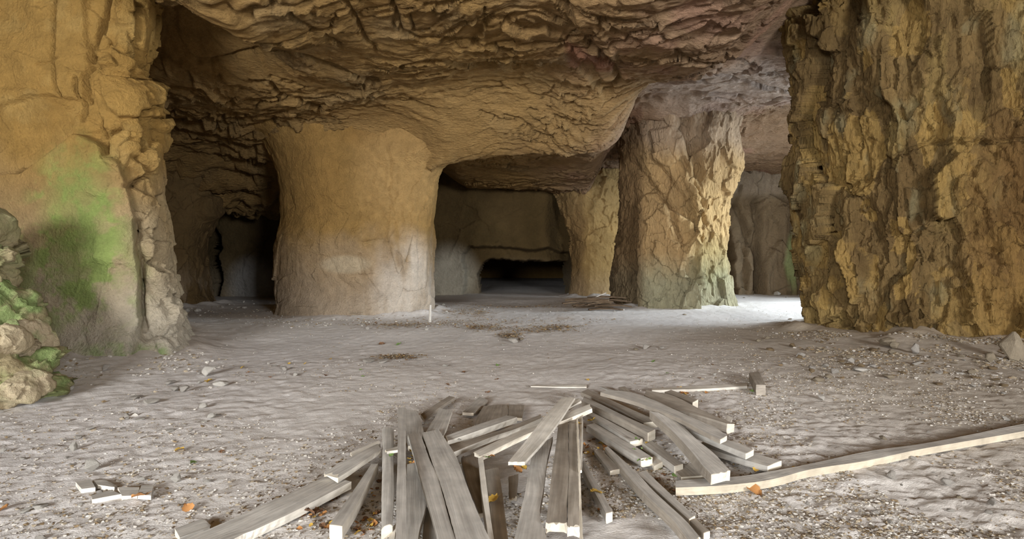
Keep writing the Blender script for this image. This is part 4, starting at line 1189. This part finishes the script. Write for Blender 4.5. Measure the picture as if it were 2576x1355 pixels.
boulder(-200, 36, 940, 1045, 5.2, .4, 'low cream rock at the very foot of the mossy stack', 7, cream, .25, tilt=-.15)

# ------------------------------------------------------------------ stake and broken boards at the back
g = ground(1081, 806)
bm = bmesh.new()
bmesh.ops.create_cone(bm, cap_ends=True, segments=7, radius1=.035, radius2=.028, depth=.46)
for v in bm.verts: v.co += Vector((rng.uniform(-.006, .006), rng.uniform(-.006, .006), .2))
bmesh.ops.bevel(bm, geom=list(bm.edges), offset=.004, segments=1)
me = bpy.data.meshes.new('stake'); bm.to_mesh(me); bm.free(); me.materials.append(M_stone_w)
o = link('stake', me); o.location = (g.x, g.y, floor_z(g.x, g.y)); o.rotation_euler = (0, .04, 0)
tag(o, 'thin white stake standing upright at the right foot of the middle pillar', 'stake')

M_rot = wood_material('rotten_wood', lin(78, 62, 46), lin(112, 94, 74))
def stick(p, q, w, t, label, group, mat=M_rot):
    p, q = Vector(p), Vector(q); d = q - p; L = d.length
    bm = bmesh.new(); bmesh.ops.create_cube(bm, size=1)
    bmesh.ops.scale(bm, vec=(L, w, t), verts=bm.verts)
    bmesh.ops.subdivide_edges(bm, edges=[e for e in bm.edges if abs((e.verts[0].co - e.verts[1].co).x) > L * .5], cuts=5)
    for v in bm.verts: v.co += Vector((0, rng.uniform(-.1, .1) * w, rng.uniform(-.2, .2) * t + .03 * L * (1 - (2 * v.co.x / L) ** 2)))
    bmesh.ops.bevel(bm, geom=[e for e in bm.edges], offset=min(w, t) * .08, segments=1)
    uvl = bm.loops.layers.uv.new('UVMap')
    for f in bm.faces:
        for lp in f.loops: lp[uvl].uv = (lp.vert.co.x, lp.vert.co.y)
    me = bpy.data.meshes.new('broken_board'); bm.to_mesh(me); bm.free(); me.materials.append(mat)
    o = link('broken_board', me); o.location = (p + q) / 2
    o.rotation_euler = d.to_track_quat('X', 'Z').to_euler()
    tag(o, label, 'board', group)
r2 = random.Random(21)
for i in range(16):
    Yb = r2.uniform(15.2, 16.3); xb = X(r2.uniform(1468, 1548), Yb)
    a = r2.uniform(-.5, .5); L = r2.uniform(.6, 1.5); z0 = .05 + .02 * i; z1 = z0 + r2.uniform(-.03, .03)
    stick((xb - math.cos(a) * L / 2, Yb - math.sin(a) * L / 2, z0), (xb + math.cos(a) * L / 2, Yb + math.sin(a) * L / 2, z1), r2.uniform(.06, .16), .035,
          ('long ' if L > 1.15 else 'short ' if L < .85 else '') + 'dark broken board, ' + ('topmost' if z0 > .26 else 'lying low' if z0 < .12 else 'halfway up') + (' at the left' if xb < X(1490, Yb) else ' at the right' if xb > X(1525, Yb) else ' in the middle') + (' front' if Yb < 15.75 else ' back') + ' of the heap', 'broken boards heaped by the craggy pillar')
stick((X(1465, 16.2), 16.2, .12), (X(1525, 16.0), 16.0, .5), .08, .03, 'pale board sticking up from the small heap by the craggy pillar', None, M_wood_pale)

# ------------------------------------------------------------------ fallen leaves
def leaf_mesh(seed, mat):
    r = random.Random(seed); bm = bmesh.new(); n = 9; mid = []; Lf = []; Rt = []
    for i in range(n):
        t = i / (n - 1); w = .42 * math.sin(math.pi * min(1, t * 1.02 + .02)) ** .8 * (1 + .18 * math.sin(t * 25 + seed))
        zc = .12 * math.sin(t * 3 + seed)
        mid.append(bm.verts.new((t - .5, 0, zc))); Lf.append(bm.verts.new((t - .5, -w, zc + .16 * r.random() + .08))); Rt.append(bm.verts.new((t - .5, w, zc + .2 * r.random() + .05)))
    for i in range(n - 1):
        bm.faces.new((mid[i], Lf[i], Lf[i + 1], mid[i + 1])); bm.faces.new((mid[i], mid[i + 1], Rt[i + 1], Rt[i]))
    # stalk
    a = bm.verts.new((-.5, 0, .1)); b = bm.verts.new((-.5, .02, .13)); c = bm.verts.new((-.8, .06, .2)); bm.faces.new((a, b, c))
    for f in bm.faces: f.smooth = True
    me = bpy.data.meshes.new('fallen_leaf'); bm.to_mesh(me); bm.free(); me.materials.append(mat)
    return me
LM = [[leaf_mesh(10 * i + j, m) for j in range(3)] for i, m in enumerate(M_leafs)]
def leaf(px, py, z, size, kind, label, group=None):
    Y = (EYE - z) * F / (py - HOR); x = (px - 1288) * Y / F
    if z <= .011: z = floor_z(x, Y) + .004
    o = link('fallen_leaf', rng.choice(LM[kind])); o.location = (x, Y, z)
    o.scale = (size, size, size); o.rotation_euler = (rng.uniform(-.3, .3), rng.uniform(-.3, .3), rng.uniform(0, 6.28))
    tag(o, label, 'leaf', group)
for px, py, z, s, k, lab in [
    (1240, 1256, .13, .075, 0, 'crumpled yellow leaf on the grey board right of the board on edge'),
    (1302, 1181, .12, .07, 1, 'orange leaf just below the near end of the crossing pale board'),
    (1318, 1178, .12, .05, 0, 'yellow leaf beside the orange one below the crossing pale board'),
    (1490, 1058, .08, .09, 0, 'yellow leaf at the far left end of the parallel boards'),
    (1458, 1066, .26, .06, 0, 'yellow leaf on top by the thin white upright lath'),
    (1468, 1045, .10, .06, 0, 'small yellow leaf right of the slanting bright board tip'),
    (1499, 1240, .08, .075, 0, 'yellow leaf lying on the short timber right of the white lath'),
    (1515, 1282, .03, .06, 1, 'orange leaf at the side of the short timber'),
    (1603, 1106, .12, .055, 3, 'green leaf at the end of the board below the squared timber'),
    (1226, 1150, .2, .04, 3, 'small green leaf under the end of the long slanting board'),
    (1236, 1148, .2, .04, 1, 'small orange leaf under the end of the long slanting board'),
    (985, 1144, .16, .045, 3, 'small green leaf on the post below the bark chip'),
    (1895, 1236, .02, .11, 1, 'large orange leaf below the near end of the long bent beam'),
    (1900, 1183, .03, .05, 0, 'yellow leaf tucked under the long bent beam'),
    (352, 1249, .04, .085, 1, 'orange leaf in front of the broken slab row'),
    (474, 1284, .01, .075, 1, 'orange brown leaf on the ground above the wood stub'),
    (452, 1132, .01, .07, 0, 'yellow leaf on the left ground'),
    (486, 1166, .01, .055, 3, 'green leaf on the left ground'),
    (558, 1138, .01, .06, 2, 'brown leaf on the left ground'),
    (525, 955, .01, .10, 0, 'yellow leaf between the two white stones by the pillar toe'),
    (3, 1277, .01, .09, 1, 'orange leaf at the left edge of the ground'),
    (788, 1290, .02, .12, 2, 'large brown leaf beside the longest board'),
    (812, 1292, .03, .06, 1, 'orange leaf right of the large brown leaf'),
    (822, 1250, .03, .06, 0, 'yellow leaf nearest the upper end of the longest board'),
    (2000, 1180, .02, .05, 0, 'yellow leaf tucked against the bent beam'),
    (960, 860, .01, .14, 2, 'brown curled leaf on the open floor before the middle pillar'),
    (1002, 862, .01, .12, 3, 'green leaf on the open floor before the middle pillar')]:
    leaf(px, py, z, s, k, lab)
def leaf_scatter(n, boxp, z, size, kinds, label, group):
    for _ in range(n):
        px, py, sz, k = rng.uniform(boxp[0], boxp[2]), rng.uniform(boxp[1], boxp[3]), rng.uniform(*size), rng.choice(kinds)
        fx_ = 'left' if px < boxp[0] * .66 + boxp[2] * .34 else 'right' if px > boxp[0] * .34 + boxp[2] * .66 else 'centre'
        fy_ = 'near' if py > boxp[1] * .34 + boxp[3] * .66 else 'far' if py < boxp[1] * .66 + boxp[3] * .34 else 'middle'
        leaf(px, py, z, sz, k, ('tiny ' if sz < size[0] * .6 + size[1] * .4 else 'small ') + ['yellow', 'orange', 'brown', 'green'][k] + ' leaf ' + label + ', ' + fy_ + ' ' + fx_ + ' of them', group)
leaf_scatter(26, (740, 1225, 850, 1330), .01, (.02, .05), (0, 1, 2, 2), 'among stones beside the longest board', 'dry leaves beside the longest board')
leaf_scatter(34, (890, 1190, 955, 1350), .01, (.02, .045), (0, 1, 2), 'left of the squared grey post', 'dry leaves left of the squared grey post')
leaf_scatter(12, (1025, 1120, 1045, 1175), .1, (.025, .05), (0, 0, 1), 'between narrow lath and split board', 'yellow leaves by the narrow lath')
leaf_scatter(30, (1468, 1065, 1540, 1150), .01, (.025, .05), (0, 1, 2, 2), 'left of the parallel boards', 'dry leaves by the parallel boards')
leaf_scatter(14, (1610, 1170, 1700, 1235), .01, (.025, .05), (0, 2, 2, 3), 'by the end of the bent beam', 'dry leaves by the end of the bent beam')
leaf_scatter(14, (1590, 1090, 1640, 1160), .09, (.015, .03), (0, 3, 3), 'at the ends of the parallel boards', 'leaf scraps at the board ends')
leaf_scatter(22, (560, 880, 1900, 985), .01, (.03, .07), (0, 2, 2, 3), 'scattered on the open floor', 'scattered leaves on the open floor')
leaf_scatter(16, (1690, 975, 1800, 990), .01, (.03, .06), (0, 1, 1), 'along the pale batten', 'leaves along the pale batten')

M_litter = [plain_material('litter_straw', lin(176, 150, 104), lin(140, 112, 72)), plain_material('litter_brown', lin(128, 96, 62), lin(96, 72, 48)), plain_material('litter_grey', lin(150, 134, 112), lin(110, 98, 80))]
# leaf litter drifts on the far floor
def litter(name, blobs, n, label, seed):
    r = np.random.RandomState(seed); V = []; T = []; mi = []
    for i in range(n):
        b = blobs[r.randint(len(blobs))]
        px, py = b[0] + r.randn() * b[2], b[1] + r.randn() * b[3]
        Y = EYE * F / (py - HOR); x = (px - 1288) * Y / F
        z = floor_z(x, Y) + .006 + r.rand() * .03; a = r.rand() * 6.28; s = .018 + .026 * r.rand()
        c, sn = math.cos(a) * s, math.sin(a) * s
        k = len(V)
        V += [(x - c, Y - sn, z), (x + sn * .5, Y - c * .5, z + s * r.rand() * .6), (x + c, Y + sn, z + s * .3 * r.rand()), (x - sn * .5, Y + c * .5, z + s * r.rand() * .6)]
        T += [(k, k + 1, k + 2), (k, k + 2, k + 3)]; j = r.choice([0, 1, 2, 2]); mi += [j, j]
    me = raw_mesh(name, np.array(V, np.float32), np.array(T, np.int32), M_litter, None, False, np.array(mi, np.int32))
    tag(link(name, me), label, 'leaf litter', kind='stuff')
litter('leaf_litter', [(1180, 784, 28, 5), (1210, 826, 26, 4), (1330, 832, 55, 5), (1400, 828, 30, 4), (1280, 845, 14, 3), (1010, 822, 50, 4), (1300, 770, 60, 2), (1000, 896, 30, 3), (1150, 812, 160, 8), (1150, 812, 160, 8)], 2600,
       'brown drifts of dry leaf litter on the far floor', 31)
